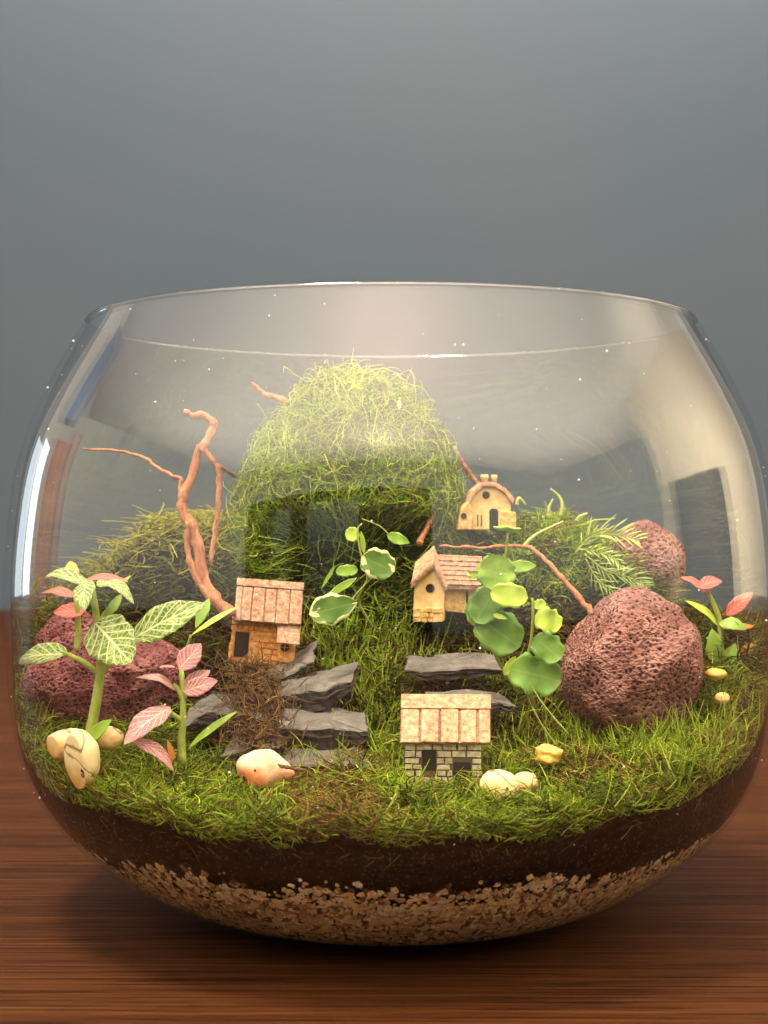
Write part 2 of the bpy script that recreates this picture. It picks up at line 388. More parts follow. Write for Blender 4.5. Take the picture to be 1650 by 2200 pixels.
# ------------------------------------------------------------------ setting
def grid_sheet(name, x0, x1, y0, y1, z0, z1, mat):
    b = MB(); b.box(((x0+x1)/2, (y0+y1)/2, (z0+z1)/2), ((x1-x0)/2, (y1-y0)/2, (z1-z0)/2)); o = b.build(name, mat, bevel=0.4); o['kind'] = 'structure'; return o
grid_sheet('table_top', -170, 170, -75, 140, -4, -0.005, M['wood'])
b = MB(); b.box((-12, 154, 40), (124, 2, 150)); o = b.build('wall', M['wall']); o['kind'] = 'structure'
# unseen room parts and panels added for the bowl to mirror
b = MB(); b.box((-110, -330, 0), (170, 4, 117)); b.box((60, -331, 0), (2.4, 3.4, 117)); o = b.build('added_dark_panel', m_plain('added_panel_near_black', (0.012, 0.014, 0.013), 0.8, 0.2, 0.01)); o['kind'] = 'structure'  # unseen near-black panel, added to block light and mirror as a dark area
b = MB(); b.box((-95, -324, 50), (44, 1, 55)); b.box((-190, -324, 24), (18, 1, 80)); o = b.build('added_teal_panel', m_plain('added_panel_dull_teal', (0.10, 0.14, 0.13), 0.7, 0.1, 0.01)); o['kind'] = 'structure'  # unseen teal panels, added to mirror as lighter patches in the dark area
b = MB(); b.box((-168, 92, 5), (6, 20, 58)); b.box((-168, 66, 12), (5, 4, 60)); o = b.build('wardrobe', m_plain('brown_wardrobe', (0.26, 0.085, 0.045), 0.6, 0.3, 0.05)); o['kind'] = 'structure'
b = MB(); b.box((-168, 108, 102), (6, 16, 24)); o = b.build('blue_curtain', m_plain('blue_cloth', (0.07, 0.14, 0.27), 0.8, 0.3, 0.05)); o['kind'] = 'structure'
b = MB(); b.box((0, -92, 168), (340, 244, 3)); o = b.build('ceiling', m_plain('white_ceiling', (0.8, 0.78, 0.74), 0.9, 0.03, 0.01)); o['kind'] = 'structure'
b = MB(); b.box((222, 118, 70), (3, 145, 130)); o = b.build('cream_wall', m_plain('cream_paint', (0.8, 0.72, 0.58), 0.9, 0.03, 0.01)); o['kind'] = 'structure'
b = MB(); b.box((215, 42, -42), (4, 52, 102)); o = b.build('added_dark_side_panel', m_plain('added_side_panel_dark', (0.022, 0.009, 0.009), 0.6, 0.3, 0.05)); o['kind'] = 'structure'  # unseen dark panel, added to mirror as a dark rectangle at right

# ------------------------------------------------------------------ glass bowl
bowl = thing('glass_bowl', 'clear round glass bowl holding the miniature landscape', 'glass bowl', (0, 0, 0))
V, Fq = lathe(PR, PZ); link('outer_surface', mesh_np('outer_surface', V, Fq), M['glass_out'], bowl)
V, Fq = lathe(IR[::-1], IZ[::-1]); link('inner_surface', mesh_np('inner_surface', V, Fq), M['glass_in'], bowl)
a = np.linspace(0, np.pi, 12); cR, cZ = (PR[-1]+IR[-1])/2, (PZ[-1]+IZ[-1])/2
V, Fq = lathe(cR+np.cos(a)*0.070, cZ+np.sin(a)*0.07-0.0); link('rim', mesh_np('rim', V, Fq), M['rim'], bowl)
V, Fq = lathe(np.array([0.01, PR[0]+0.02]), np.array([0.012, 0.012]), 96); link('base', mesh_np('base', V, Fq), M['glass_out'], bowl)
# dust specks on the glass
sv, sf = [], []
for i in range(150):
    k = random.randint(34, 89); th = max(-1.2, min(1.2, random.gauss(0, 0.8))); q = random.random()
    r0 = PR[k]+0.008; c = Vector((r0*math.sin(th), -r0*math.cos(th), PZ[k])); s_ = random.choice((0.014, 0.016, 0.02, 0.022, 0.03, 0.045))*0.8
    b0 = len(sv)
    for d in ((1, 0, 0), (-1, 0, 0), (0, 1, 0), (0, -1, 0), (0, 0, 1), (0, 0, -1)): sv.append(tuple(c+Vector(d)*s_*random.uniform(0.6, 1.2)))
    for f in ((0, 2, 4), (2, 1, 4), (1, 3, 4), (3, 0, 4), (2, 0, 5), (1, 2, 5), (3, 1, 5), (0, 3, 5)): sf.append(tuple(b0+j for j in f))
o = link('dust_speck', mesh_np('dust_speck', sv, sf), M['dust'], bowl); o['kind'] = 'stuff'

# ------------------------------------------------------------------ ground inside
def fbm(x, y, s, seed=0.0):
    return noise.noise(Vector((x*s+seed, y*s-seed, seed*1.7)))+0.5*noise.noise(Vector((x*s*2.1+seed, y*s*2.1, 3.1-seed)))
RX = [-11, -9.6, -8, -5.2, -3, 2, 4.2, 5.5, 6.9, 8.7, 10.5]; RZ = [8.2, 9.4, 10.9, 11.2, 10.6, 10.3, 10.8, 11.05, 10.2, 8.4, 7.2]
CY = [-11, -8, -6, -4, -2, 0, 2]; CZ = [4.15, 4.3, 4.6, 5.2, 6.5, 7.75, 8.4]
def ground(x, y):
    c = np.interp(y, CY, CZ)
    side = max(0.0, abs(x)-5.5)
    c += 0.16*max(0.0, x-4)*(1 if y < -1 else 0.5)*0.8
    c -= 0.02*max(0.0, -x-6)
    r = np.interp(x, RX, RZ); t = min(1, max(0, (y+0.6)/4.2)); t = t*t*(3-2*t)
    z = c*(1-t)+r*t
    return float(z+0.22*fbm(x, y, 0.55, 1.3)+0.10*fbm(x, y, 1.6, 5))
NR, NA = 46, 150
soil_edge = []
V = [(0, 0, ground(0, 0))]
for i in range(1, NR+1):
    for j in range(NA):
        a = 2*math.pi*j/NA; rr = i/NR*10.8; x, y = rr*math.sin(a), -rr*math.cos(a); z = ground(x, y)
        if i == NR:
            rr = 10.3
            for _ in range(6):
                x, y = rr*math.sin(a), -rr*math.cos(a); z = ground(x, y)-0.25+0.18*fbm(a*6, 0, 0.9, 2.2); rr = rin(z)-0.03
            x, y = rr*math.sin(a), -rr*math.cos(a)
        V.append((x, y, z))
NG = 10                                             # rows down the glass to the gravel
def gravel_line(a): return 2.75+0.34*fbm(a*5.0, 0, 0.8, 4.4)+0.20*fbm(a*20, 0, 0.8, 1.4)+0.34*math.sin(a)
for i in range(1, NG+1):
    for j in range(NA):
        a = 2*math.pi*j/NA; zt = V[1+(NR-1)*NA+j][2]; zb = gravel_line(a)-0.5; z = zt+(zb-zt)*i/NG; rr = rin(z)-0.035
        V.append((rr*math.sin(a), -rr*math.cos(a), z))
V = np.array(V); inner = V[1:1+(NR-1)*NA]; V[1:1+(NR-1)*NA] = keep_in(inner, 0.05)
tot = NR+NG; Fq = []
for i in range(tot-1):
    for j in range(NA):
        j2 = (j+1) % NA; Fq.append((1+i*NA+j, 1+(i+1)*NA+j, 1+(i+1)*NA+j2, 1+i*NA+j2))
Fq += [(0, 1+j, 1+(j+1) % NA, 0) for j in range(NA)]
me = bpy.data.meshes.new('potting_soil'); me.from_pydata([tuple(p*K) for p in V], [], [tuple(dict.fromkeys(f)) for f in Fq]); me.polygons.foreach_set('use_smooth', [True]*len(me.polygons)); me.update()
o = link('potting_soil', me, M['soil']); tag(o, 'black band of potting soil under the moss', 'soil', kind='stuff')

ICO_V, ICO_F = [], []
import bmesh
_b = bmesh.new(); bmesh.ops.create_icosphere(_b, subdivisions=1, radius=1); _b.verts.ensure_lookup_table()
ICO_V = np.array([v.co[:] for v in _b.verts]); ICO_F = np.array([[v.index for v in f.verts] for f in _b.faces]); _b.free()
def grains(name, cs, rs, cols, mat, jit=0.28, flat=1.0):
    n = len(cs); V = ICO_V[None]*(1+rng.uniform(-jit, jit, (n, len(ICO_V), 1)))*np.asarray(rs)[:, None, None]*rng.uniform(0.7, 1.25, (n, 1, 3))
    V[:, :, 2] *= flat; V = V+np.asarray(cs)[:, None, :]
    Fq = ICO_F[None]+(np.arange(n)*len(ICO_V))[:, None, None]
    t = np.repeat(np.asarray(cols)[:, None, :], len(ICO_V), 1).reshape(-1, 3)
    V = keep_in(V.reshape(-1, 3), 0.01)
    return link(name, mesh_np(name, V, Fq.reshape(-1, 3), smooth=False, tint=t), mat)
# gravel: a bed of its own shape and thousands of grains against the glass
zz = np.linspace(0.30, 2.5, 14)
Vb, Fb = lathe(rin(zz)-0.13, zz, 128)
cs, rs, cols = [], [], []
pal = np.array([(0.80, 0.52, 0.23), (0.95, 0.70, 0.34), (0.98, 0.80, 0.46), (0.50, 0.29, 0.13), (0.88, 0.66, 0.40), (0.98, 0.94, 0.70), (0.20, 0.10, 0.05)])
while len(cs) < 9500:
    a = random.uniform(-2.0, 2.0); zt = gravel_line(a)+random.gauss(0, 0.13); z = 0.34+(zt-0.34)*random.random()**0.8
    r = random.choice((0.045, 0.06, 0.075, 0.09, 0.11, 0.14)); rr = rin(z)-r*0.55-0.02*random.random()
    cs.append((rr*math.sin(a), -rr*math.cos(a), z)); rs.append(r); cols.append(pal[random.choices(range(7), (4, 4, 3, 4, 4, 1, 3))[0]]*random.uniform(0.8, 1.35))
o = grains('gravel', cs, rs, cols, M['gravel']); tag(o, 'layer of tan gravel at the bottom of the bowl', 'gravel', kind='stuff')
bm_ = link('gravel_bed', mesh_np('gravel_bed', Vb, Fb), m_plain('packed_gravel', (0.22, 0.12, 0.05), 0.9, 0.6, 3)); bm_.parent = o; bm_['kind'] = 'stuff'
cs, rs, cols = [], [], []
for i in range(2600):                                # crumbs of soil by the glass, and on the surface
    if i < 1900:
        a = random.uniform(-1.9, 1.9); z = random.uniform(2.4, 3.9); r = random.uniform(0.02, 0.05); rr = rin(z)-r-0.01
        q = (rr*math.sin(a), -rr*math.cos(a), z); e_ = 1.0
    else:
        x, y = random.uniform(-6, 6), random.uniform(-8.5, 0); q = (x, y, ground(x, y)+0.02); r = random.uniform(0.03, 0.10)
    cs.append(q); rs.append(r); cols.append(np.array((0.011, 0.007, 0.006))*random.choice((0.6, 1, 1, 1.3, 2.5)))
o = grains('soil_crumb', cs, rs, cols, M['gravel']); tag(o, 'loose dark crumbs through the soil layer', 'soil crumbs', kind='stuff')
cs, rs, cols = [], [], []
for (px, py) in ((1215, 1836), (905, 1826), (850, 1825), (1240, 1852), (1305, 1812), (520, 1880)):
    q = P(px, py, -9.6); z = q.z; rr = rin(z)-0.06; x = q.x; y = -math.sqrt(max(0.1, rr*rr-x*x))
    q = P(px, py, y); cs.append(tuple(q)); rs.append(0.13 if px == 1215 else 0.06); cols.append((0.6, 0.38, 0.17) if px == 1215 else (0.2, 0.15, 0.11))

# ------------------------------------------------------------------ moss strands
def strands(name, roots, dirs, lens, rads, cols, mat, curl=0.9, k=6, droop=0.3, par=None, seed=1, taper=0.35, fix=None):
    g = np.random.default_rng(seed); n = len(roots)
    p = np.array(roots, float); d = np.array(dirs, float); d /= np.linalg.norm(d, axis=1, keepdims=True)
    pts = np.zeros((n, k, 3)); pts[:, 0] = p; step = (np.array(lens)/(k-1))[:, None]
    bend = g.normal(0, 1, (n, 3))*curl
    for i in range(1, k):
        d = d+bend*(0.9/(k-1))+g.normal(0, 0.12*curl, (n, 3)); d[:, 2] -= droop/(k-1)
        d /= np.linalg.norm(d, axis=1, keepdims=True); p = p+d*step; pts[:, i] = p
    if fix is not None: pts = fix(pts)
    sh = pts.shape; pts = keep_in(pts.reshape(-1, 3), 0.05).reshape(sh)
    T = np.gradient(pts, axis=1); T /= np.maximum(np.linalg.norm(T, axis=2, keepdims=True), 1e-6)
    ref = g.normal(0, 1, (n, 1, 3)); A = np.cross(T, np.broadcast_to(ref, T.shape)); A /= np.maximum(np.linalg.norm(A, axis=2, keepdims=True), 1e-6); B = np.cross(T, A)
    prof_ = np.linspace(1, taper, k)*np.sin(np.linspace(0.9, 2.6, k))**0.3
    rad = np.array(rads)[:, None, None]*prof_[None, :, None]
    ring = [pts+(A*math.cos(q)+B*math.sin(q))*rad for q in (0, 2.094, 4.189)]
    V = np.stack(ring, 2)                              # n,k,3,3
    base = (np.arange(n)*k*3)[:, None, None]; i = np.arange(k-1)[None, :, None]*3; j = np.arange(3)[None, None, :]; j2 = (j+1) % 3
    Fq = np.stack([base+i+j, base+i+j2, base+i+3+j2, base+i+3+j], -1).reshape(-1, 4)
    shade = np.linspace(0.72, 1.12, k)[None, :, None, None]          # strands get darker towards the root, lighter towards the tip
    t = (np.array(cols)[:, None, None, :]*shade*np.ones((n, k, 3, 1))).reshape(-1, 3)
    me = mesh_np(name, V.reshape(-1, 3), Fq, org=par.org if isinstance(par, Thing) else (0, 0, 0), tint=t)
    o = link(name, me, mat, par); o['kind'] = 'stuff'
    return o
GREEN = 0.88*np.array([(0.17, 0.31, 0.014), (0.29, 0.46, 0.020), (0.44, 0.60, 0.034), (0.64, 0.76, 0.09), (0.09, 0.17, 0.008)])
BROWN = np.array([(0.20, 0.11, 0.03), (0.30, 0.16, 0.05), (0.14, 0.08, 0.025), (0.42, 0.24, 0.08)])
DEAD = np.array([(0.12, 0.065, 0.03), (0.22, 0.13, 0.06), (0.32, 0.19, 0.08)])
def pick(pal_, n=1): return pal_[random.randrange(len(pal_))]*random.uniform(0.75, 1.25)
def proj(x, y, z): s = F/(D+y); return 825+(x-CX)*s, 1100+(H-z)*s
# bare zones (in plan): steps and the bed behind the pink plant stay without moss
def bare(x, y):
    px, py = proj(x, y, ground(x, y))
    if 560 < px < 800 and 1430 < py < 1640: return True
    if 400 < px < 560 and 1440 < py < 1640: return True
    if 870 < px < 1090 and 1400 < py < 1500: return True
    return False
PATCH = 1
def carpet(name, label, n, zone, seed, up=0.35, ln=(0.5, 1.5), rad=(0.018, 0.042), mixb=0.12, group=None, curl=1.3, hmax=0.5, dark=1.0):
    rt, dr, le, ra, co = [], [], [], [], []; random.seed(seed)
    while len(rt) < n:
        a = random.uniform(-math.pi, math.pi); r = 10.6*math.sqrt(random.random()); x, y = r*math.sin(a), -r*math.cos(a)
        if not zone(x, y): continue
        z = ground(x, y)
        if r > rin(z)-0.1: continue
        dens = fbm(x, y, 0.9, 9.0)
        if bare(x, y) and random.random() < 0.84: continue
        if dens < -0.12 and random.random() < 0.7: continue
        if y > 1.5 and x < -3 and random.random() < 0.45: continue
        t = random.uniform(0, 2*math.pi); u = random.uniform(0.0, 1.0)*up+0.05
        # neighbouring strands lean alike, so the carpet forms locks
        lean = 6.0*fbm(x, y, 0.5, 3.0); t = lean+random.gauss(0, 0.9)
        rt.append((x, y, z+random.uniform(-0.05, 0.28)+0.42*max(0, fbm(x, y, 1.1, 20.0)))); dr.append((math.cos(t), math.sin(t), u*1.6)); le.append(random.uniform(*ln)); ra.append(random.uniform(*rad))
        bp = fbm(x, y, 0.45, 12.0)
        px, py = proj(x, y, z); brown = mixb+(0.5 if (600 < px < 800 and 1620 < py < 1800) else 0)+(0.5 if bp > 0.2 else 0)+(0.45 if (850 < px < 905 and 1430 < py < 1660) or (1090 < px < 1200 and 1480 < py < 1620) else 0)
        c = pick(BROWN) if random.random() < brown else pick(GREEN)*max(0.35, 0.8+0.8*max(-0.6, min(0.6, fbm(x, y, 0.9, 7.7))))
        if y > 1.5 and x < -3: c = np.array((0.52, 0.50, 0.06))*random.uniform(0.5, 1.1)
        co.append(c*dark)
    def flat(p):
        h = p[:, :, 2]-p[:, :1, 2]; p[:, :, 2] = p[:, :1, 2]+np.tanh(h/hmax)*hmax; return p
    o = strands(name, rt, dr, le, ra, co, M['moss'], seed=seed, curl=curl, fix=flat); tag(o, label, 'moss', group, 'stuff'); return o
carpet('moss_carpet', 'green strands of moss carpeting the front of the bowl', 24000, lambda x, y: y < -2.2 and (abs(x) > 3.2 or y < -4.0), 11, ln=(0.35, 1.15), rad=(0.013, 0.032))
carpet('moss_slope', 'green moss slope behind the slate steps, darkened as if in shade', 8500, lambda x, y: -3.4 <= y < 2.6 and not (x < -4.5 and y < -2), 12, dark=0.36, up=0.4, ln=(0.6, 1.5), mixb=0.2)  # dark lowers the strand colours, painting shade into the slope
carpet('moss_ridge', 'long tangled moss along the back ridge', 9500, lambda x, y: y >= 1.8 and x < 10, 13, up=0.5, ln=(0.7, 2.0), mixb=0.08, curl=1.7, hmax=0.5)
# hanging fringe against the front glass
rt, dr, le, ra, co = [], [], [], [], []
random.seed(21)
for i in range(5200):
    a = random.gauss(0, 0.85) if i % 2 else random.uniform(-1.9, 1.9)
    x, y = 10.0*math.sin(a), -10.0*math.cos(a); z = ground(x, y)+random.uniform(-0.42, 0.30)-0.1+0.35*fbm(a*6, 0, 0.8, 6.1)
    rr = rin(z)-random.uniform(0.05, 0.45); x, y = rr*math.sin(a), -rr*math.cos(a)
    tx = random.choice((-1, 1)); dr.append((tx*math.cos(a)+random.gauss(0, 0.4), tx*math.sin(a)+random.gauss(0, 0.4), random.gauss(-0.05, 0.45)))
    rt.append((x, y, z)); le.append(random.uniform(0.4, 1.3)); ra.append(random.uniform(0.014, 0.03)); px = proj(x, y, z)[0]
    co.append(pick(BROWN)*0.8 if random.random() < (0.6 if 640 < px < 790 else 0.15) else pick(GREEN)*random.choice((0.6, 0.9, 1.0)))
o = strands('moss_fringe', rt, dr, le, ra, co, M['moss'], seed=22, curl=0.8, droop=0.1); tag(o, 'matted moss fringe pressed against the front glass above the soil', 'moss', None, 'stuff')
# upright shoots
rt, dr, le, ra, co = [], [], [], [], []
random.seed(31)
zones = [(1440, 1560, 90, 50, 320, 1.0), (1500, 1620, 70, 60, 300, 1.0), (1250, 1640, 100, 40, 260, 0.8), (1380, 1600, 50, 30, 150, 0.8), (960, 1680, 90, 25, 260, 0.8), (700, 1630, 60, 30, 110, 0.9),
         (1150, 1600, 60, 40, 120, 0.8), (330, 1700, 90, 30, 200, 0.6), (90, 1560, 30, 60, 70, 0.7), (560, 1740, 80, 20, 120, 0.6), (960, 1400, 70, 30, 60, 0.7), (790, 1400, 60, 60, 170, 0.9), (765, 1475, 35, 22, 130, 0.6), (700, 1400, 60, 25, 150, 0.8), (845, 1480, 28, 60, 170, 0.7), (1100, 1500, 35, 40, 130, 0.7), (620, 1450, 60, 12, 90, 0.5), (950, 1450, 70, 8, 90, 0.5), (690, 1590, 70, 10, 90, 0.45), (800, 1560, 25, 25, 90, 0.6)]
for (cx_, cy_, sx_, sy_, n_, l_) in zones:
    for i in range(n_):
        px, py = random.gauss(cx_, sx_), random.gauss(cy_, sy_)
        # find the ground along this line of sight
        y = -9.5; hit = None
        while y < 3:
            q = P(px, py, y)
            if math.hypot(q.x, q.y) < rin(q.z)-0.2 and q.z <= ground(q.x, q.y)+0.05: hit = q; break
            y += 0.25
        if hit is None: continue
        rt.append(tuple(hit)); dr.append((random.gauss(0.1, 0.35), random.gauss(-0.1, 0.3), 1)); le.append(random.uniform(0.6, 1.5)*l_); ra.append(random.uniform(0.025, 0.048)); co.append(pick(GREEN[1:4])*random.uniform(0.7, 1.1))
o = strands('moss_shoot', rt, dr, le, ra, co, M['moss'], seed=32, curl=0.5, droop=0.0, taper=0.2); tag(o, 'upright green shoots sprouting from the moss carpet', 'shoots', None, 'stuff')
rt, dr, le, ra, co = [], [], [], [], []
for i in range(1900):
    x = random.uniform(3.4, 7.8); y = random.uniform(1.0, 3.8); z = ground(x, y)+random.uniform(0, 0.35)
    rt.append((x, y, z)); dr.append((random.gauss(0.3, 0.8), random.gauss(-0.3, 0.6), random.uniform(0.2, 1.3))); le.append(random.uniform(0.35, 0.95)); ra.append(random.uniform(0.02, 0.04)); co.append(pick(GREEN[1:4])*random.uniform(0.7, 1.1))
o = strands('moss_bank', rt, dr, le, ra, co, M['moss'], seed=37, curl=1.1, droop=0.3, taper=0.25); tag(o, 'bright feathery moss bank right of the pale yellow house', 'moss', None, 'stuff')
# brown tangle below the orange house
rt, dr, le, ra, co = [], [], [], [], []
for i in range(1000):
    px, py = random.gauss(548, 34), random.uniform(1425, 1610); px += (py-1500)*0.12; q = P(px, py, -2.9-(py-1425)*0.013+random.uniform(-0.4, 0.5))
    if q.z < ground(q.x, q.y)-0.2: q.z = ground(q.x, q.y)
    rt.append(tuple(q)); dr.append((random.gauss(0, 1), random.gauss(0, 0.6), random.gauss(0, 1))); le.append(random.uniform(0.3, 0.9)); ra.append(random.uniform(0.012, 0.026)); co.append(pick(DEAD))
o = strands('dried_moss', rt, dr, le, ra, co, M['moss'], seed=42, curl=1.4); tag(o, 'dried brown moss tangle below the orange clay house', 'dried moss', None, 'stuff')

# ------------------------------------------------------------------ mound of moss
def blob(name, c, r, mat, par=None, amp=0.1, fs=0.5, seed=0.0, sub=4, cuts=(), org=None, squash=None):
    bm = bmesh.new(); bmesh.ops.create_icosphere(bm, subdivisions=sub, radius=1); c = Vector(c)
    V = []
    for v in bm.verts:
        n = v.co.normalized(); d = 1+amp*(noise.noise(n*1.3+Vector((seed, 0, seed)))+0.5*noise.noise(n*2.9+Vector((0, seed, 1)))+0.22*noise.noise(n*6+Vector((2, seed, 0))))
        p = n*d
        for (cn, cd) in cuts:
            cn = Vector(cn).normalized(); k = p.dot(cn)-cd
            if k > 0: p = p-cn*k*0.85
        V.append(c+Vector((p.x*r[0], p.y*r[1], p.z*r[2])))
    if squash: V = [squash(v) for v in V]
    V = keep_in(np.array([tuple(v) for v in V]), 0.04)
    Fq = np.array([[v.index for v in f.verts] for f in bm.faces]); bm.free()
    og = org if org is not None else (par.org if isinstance(par, Thing) else c)
    o = link(name, mesh_np(name, V, Fq, org=og), mat, par)
    if par is None: o.location = Vector(og)*K
    return o
MC, MR = Vector((-1.15, 2.9, 10.6)), Vector((3.75, 2.6, 5.35))
mound = thing('moss_mound', 'tall rounded dome of tangled green moss, highest thing in the bowl', 'moss mound', (MC.x, MC.y, 8.6))
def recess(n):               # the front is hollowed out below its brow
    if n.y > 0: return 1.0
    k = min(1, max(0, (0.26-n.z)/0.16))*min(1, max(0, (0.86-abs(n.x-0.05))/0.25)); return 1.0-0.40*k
def mshape(n): # dome a little squarer than an ellipsoid
    d = 1+0.06*noise.noise(n*1.6)+0.03*noise.noise(n*4)
    d += 0.05*noise.noise(n*2.6+Vector((4, 1, 2)))
    sx = 1.0-0.10*max(0, n.z)+(0.16*max(0, -n.z+0.15))
    return Vector((n.x*MR.x*d*sx, n.y*MR.y*d*recess(n), n.z*MR.z*d))
bm = bmesh.new(); bmesh.ops.create_icosphere(bm, subdivisions=4, radius=1)
V = [MC+mshape(v.co.normalized())*0.93 for v in bm.verts]; Fq = [[v.index for v in f.verts] for f in bm.faces]; bm.free()
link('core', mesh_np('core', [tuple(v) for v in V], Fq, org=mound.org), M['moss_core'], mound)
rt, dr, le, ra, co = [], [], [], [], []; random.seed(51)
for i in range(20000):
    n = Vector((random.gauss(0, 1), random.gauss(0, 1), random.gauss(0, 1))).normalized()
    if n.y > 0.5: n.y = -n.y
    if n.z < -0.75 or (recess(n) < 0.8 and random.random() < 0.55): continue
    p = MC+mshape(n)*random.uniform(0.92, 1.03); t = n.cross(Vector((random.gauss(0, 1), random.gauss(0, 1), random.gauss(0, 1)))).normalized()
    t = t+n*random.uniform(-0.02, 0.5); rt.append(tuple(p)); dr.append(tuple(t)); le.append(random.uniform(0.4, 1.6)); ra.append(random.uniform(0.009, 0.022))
    co.append((pick(GREEN)*(0.5+0.8*max(0, min(1, 0.5+fbm(p.x, p.z, 0.8, 2.0)*0.9))) if random.random() > 0.08 else pick(BROWN))*(0.20 if recess(n) < 0.8 else 1))  # strands in the recess are darkened to paint in its shade
for i in range(500):
    n = Vector((random.gauss(0, 1), -abs(random.gauss(0, 1)), random.gauss(0.4, 1))).normalized(); p = MC+mshape(n)*1.03
    t = n.cross(Vector((random.gauss(0, 1), random.gauss(0, 1), random.gauss(0, 1)))).normalized(); rt.append(tuple(p)); dr.append(tuple(t)); le.append(random.uniform(1.2, 2.8)); ra.append(random.uniform(0.016, 0.026)); co.append(pick(GREEN[2:4]))
def mfix(p):
    g = np.random.default_rng(5); out = p.copy(); c = np.array(MC)
    for a_ in range(len(p)):
        hi = 1.05+0.07*g.random()+(0.16*g.random() if g.random() > 0.93 else 0)
        for b_ in range(p.shape[1]):
            q = p[a_, b_]-c; u = Vector((q[0]/MR.x, q[1]/MR.y, q[2]/MR.z)); n = Vector((u.x, u.y/max(0.5, recess(u.normalized())), u.z)).normalized()
            sv = mshape(n); r0 = sv.length; r = float(np.linalg.norm(q)); out[a_, b_] = c+q*(min(max(r, 0.93*r0), hi*r0)/r)
    return out
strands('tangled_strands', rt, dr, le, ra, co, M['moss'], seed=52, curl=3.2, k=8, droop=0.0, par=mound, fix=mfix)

# ------------------------------------------------------------------ rocks
o = blob('lava_rock', P(1365, 1432, -3.6), (2.03, 1.75, 2.05), M['lava'], None, 0.13, seed=3.0, sub=5, cuts=(((-0.75, -0.2, 0.65), 0.80), ((0.9, -0.2, 0.1), 0.9), ((0.5, -0.8, -0.5), 0.85)))
tag(o, 'big porous reddish brown lava rock at right, standing in the front moss', 'lava rock', 'lava rocks')
o = blob('lava_rock', P(1388, 1222, 3.4), (1.22, 1.2, 1.5), M['lava'], None, 0.12, seed=8.0, sub=4)
tag(o, 'smaller reddish lava rock behind the big one, beyond the fern', 'lava rock', 'lava rocks')
o = blob('lava_rock', P(228, 1462, -2.2), (2.15, 1.5, 1.45), M['lava2'], None, 0.20, seed=5.5, sub=5, cuts=(((0.3, -0.3, 0.9), 0.8),))
tag(o, 'wide dark purple lava rock behind the white veined plant at left', 'lava rock', 'lava rocks')
o = blob('lava_rock', P(150, 1372, -0.9), (0.95, 0.9, 0.9), M['lava2'], None, 0.16, seed=9.5, sub=4)
tag(o, 'dark lava rock at far left half hidden under the pink leaves', 'lava rock', 'lava rocks')

def slab(label, pts, y0, y1, thick, seed, tilt=0.12):
    """pts: outline (px) left to right at the front edge; slab lies from depth y0 back to y1"""
    random.seed(seed); xs = [P(p[0], p[1], y0) for p in pts]; n = len(xs)
    top = []
    for q in xs: top.append(Vector((q.x, y0+random.uniform(-0.15, 0.15), q.z)))
    back = [Vector((q.x*0.97+random.uniform(-0.15, 0.15), y1+random.uniform(-0.2, 0.2), q.z+(y1-y0)*tilt)) for q in xs[::-1]]
    loop = top+back
    # refine outline
    out = []
    for i in range(len(loop)):
        a_, b_ = loop[i], loop[(i+1) % len(loop)]
        for k in range(4):
            q = a_.lerp(b_, k/4); out.append(q+Vector((random.gauss(0, .035), random.gauss(0, .035)+0.22*noise.noise(Vector((q.x*1.3, seed, 0))), random.gauss(0, .006))))
    m = len(out); layers = []
    cen = sum(out, Vector())/m
    xm = [min(q.x for q in out), max(q.x for q in out)]
    for li, (dz, sc) in enumerate(((0.0, 0.96), (-0.05, 1.0), (-thick*0.35, 0.985), (-thick*0.45, 1.02), (-thick*0.7, 0.97), (-thick, 1.0))):
        layers.append([Vector((cen.x+(q.x-cen.x)*sc+random.gauss(0, .01), cen.y+(q.y-cen.y)*sc+random.gauss(0, .015), q.z+dz*(0.25+0.9*math.sin(math.pi*(0.08+0.84*(q.x-xm[0])/(xm[1]-xm[0])))*(1+0.5*noise.noise(Vector((q.x*2, seed, 0)))))+0.07*noise.noise(Vector((q.x*1.2, 0, seed))))) for q in out])
    b = MB(); vs = [q for l in layers for q in l]; fs = []
    for i in range(len(layers)-1):
        for j in range(m):
            j2 = (j+1) % m; fs.append((i*m+j, (i+1)*m+j, (i+1)*m+j2, i*m+j2))
    vs.append(cen+Vector((0, 0, 0.03))); c0 = len(vs)-1
    for j in range(m): fs.append((c0, j, (j+1) % m))
    fs.append(tuple((len(layers)-1)*m+j for j in range(m-1, -1, -1)))
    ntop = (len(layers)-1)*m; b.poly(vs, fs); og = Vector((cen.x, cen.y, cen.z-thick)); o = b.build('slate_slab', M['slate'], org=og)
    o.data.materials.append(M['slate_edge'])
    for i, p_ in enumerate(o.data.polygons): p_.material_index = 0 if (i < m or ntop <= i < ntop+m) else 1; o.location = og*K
    tag(o, label, 'slate', 'slate slabs stacked as steps'); return o
slab('grey slate slab right below the orange clay house', [(560, 1462), (600, 1458), (640, 1436), (672, 1420)], -2.9, -1.6, 0.22, 1, 0.34)
slab('slanting grey slate step to the right of the dried moss tangle', [(588, 1496), (640, 1488), (700, 1478), (758, 1462)], -3.8, -2.5, 0.5, 2, 0.30)
slab('narrow slate step at mid height, left of the stone walled house', [(598, 1562), (650, 1566), (705, 1558), (740, 1568), (790, 1572)], -4.9, -3.7, 0.5, 3, 0.30)
slab('lowest slate step behind the front moss', [(600, 1640), (680, 1642), (760, 1640), (800, 1650)], -5.7, -4.8, 0.25, 4, 0.30)
slab('broad slate slab under the moss at the foot of the gabled house', [(872, 1440), (920, 1444), (1000, 1430), (1075, 1438)], -3.0, -1.9, 0.28, 5, 0.28)
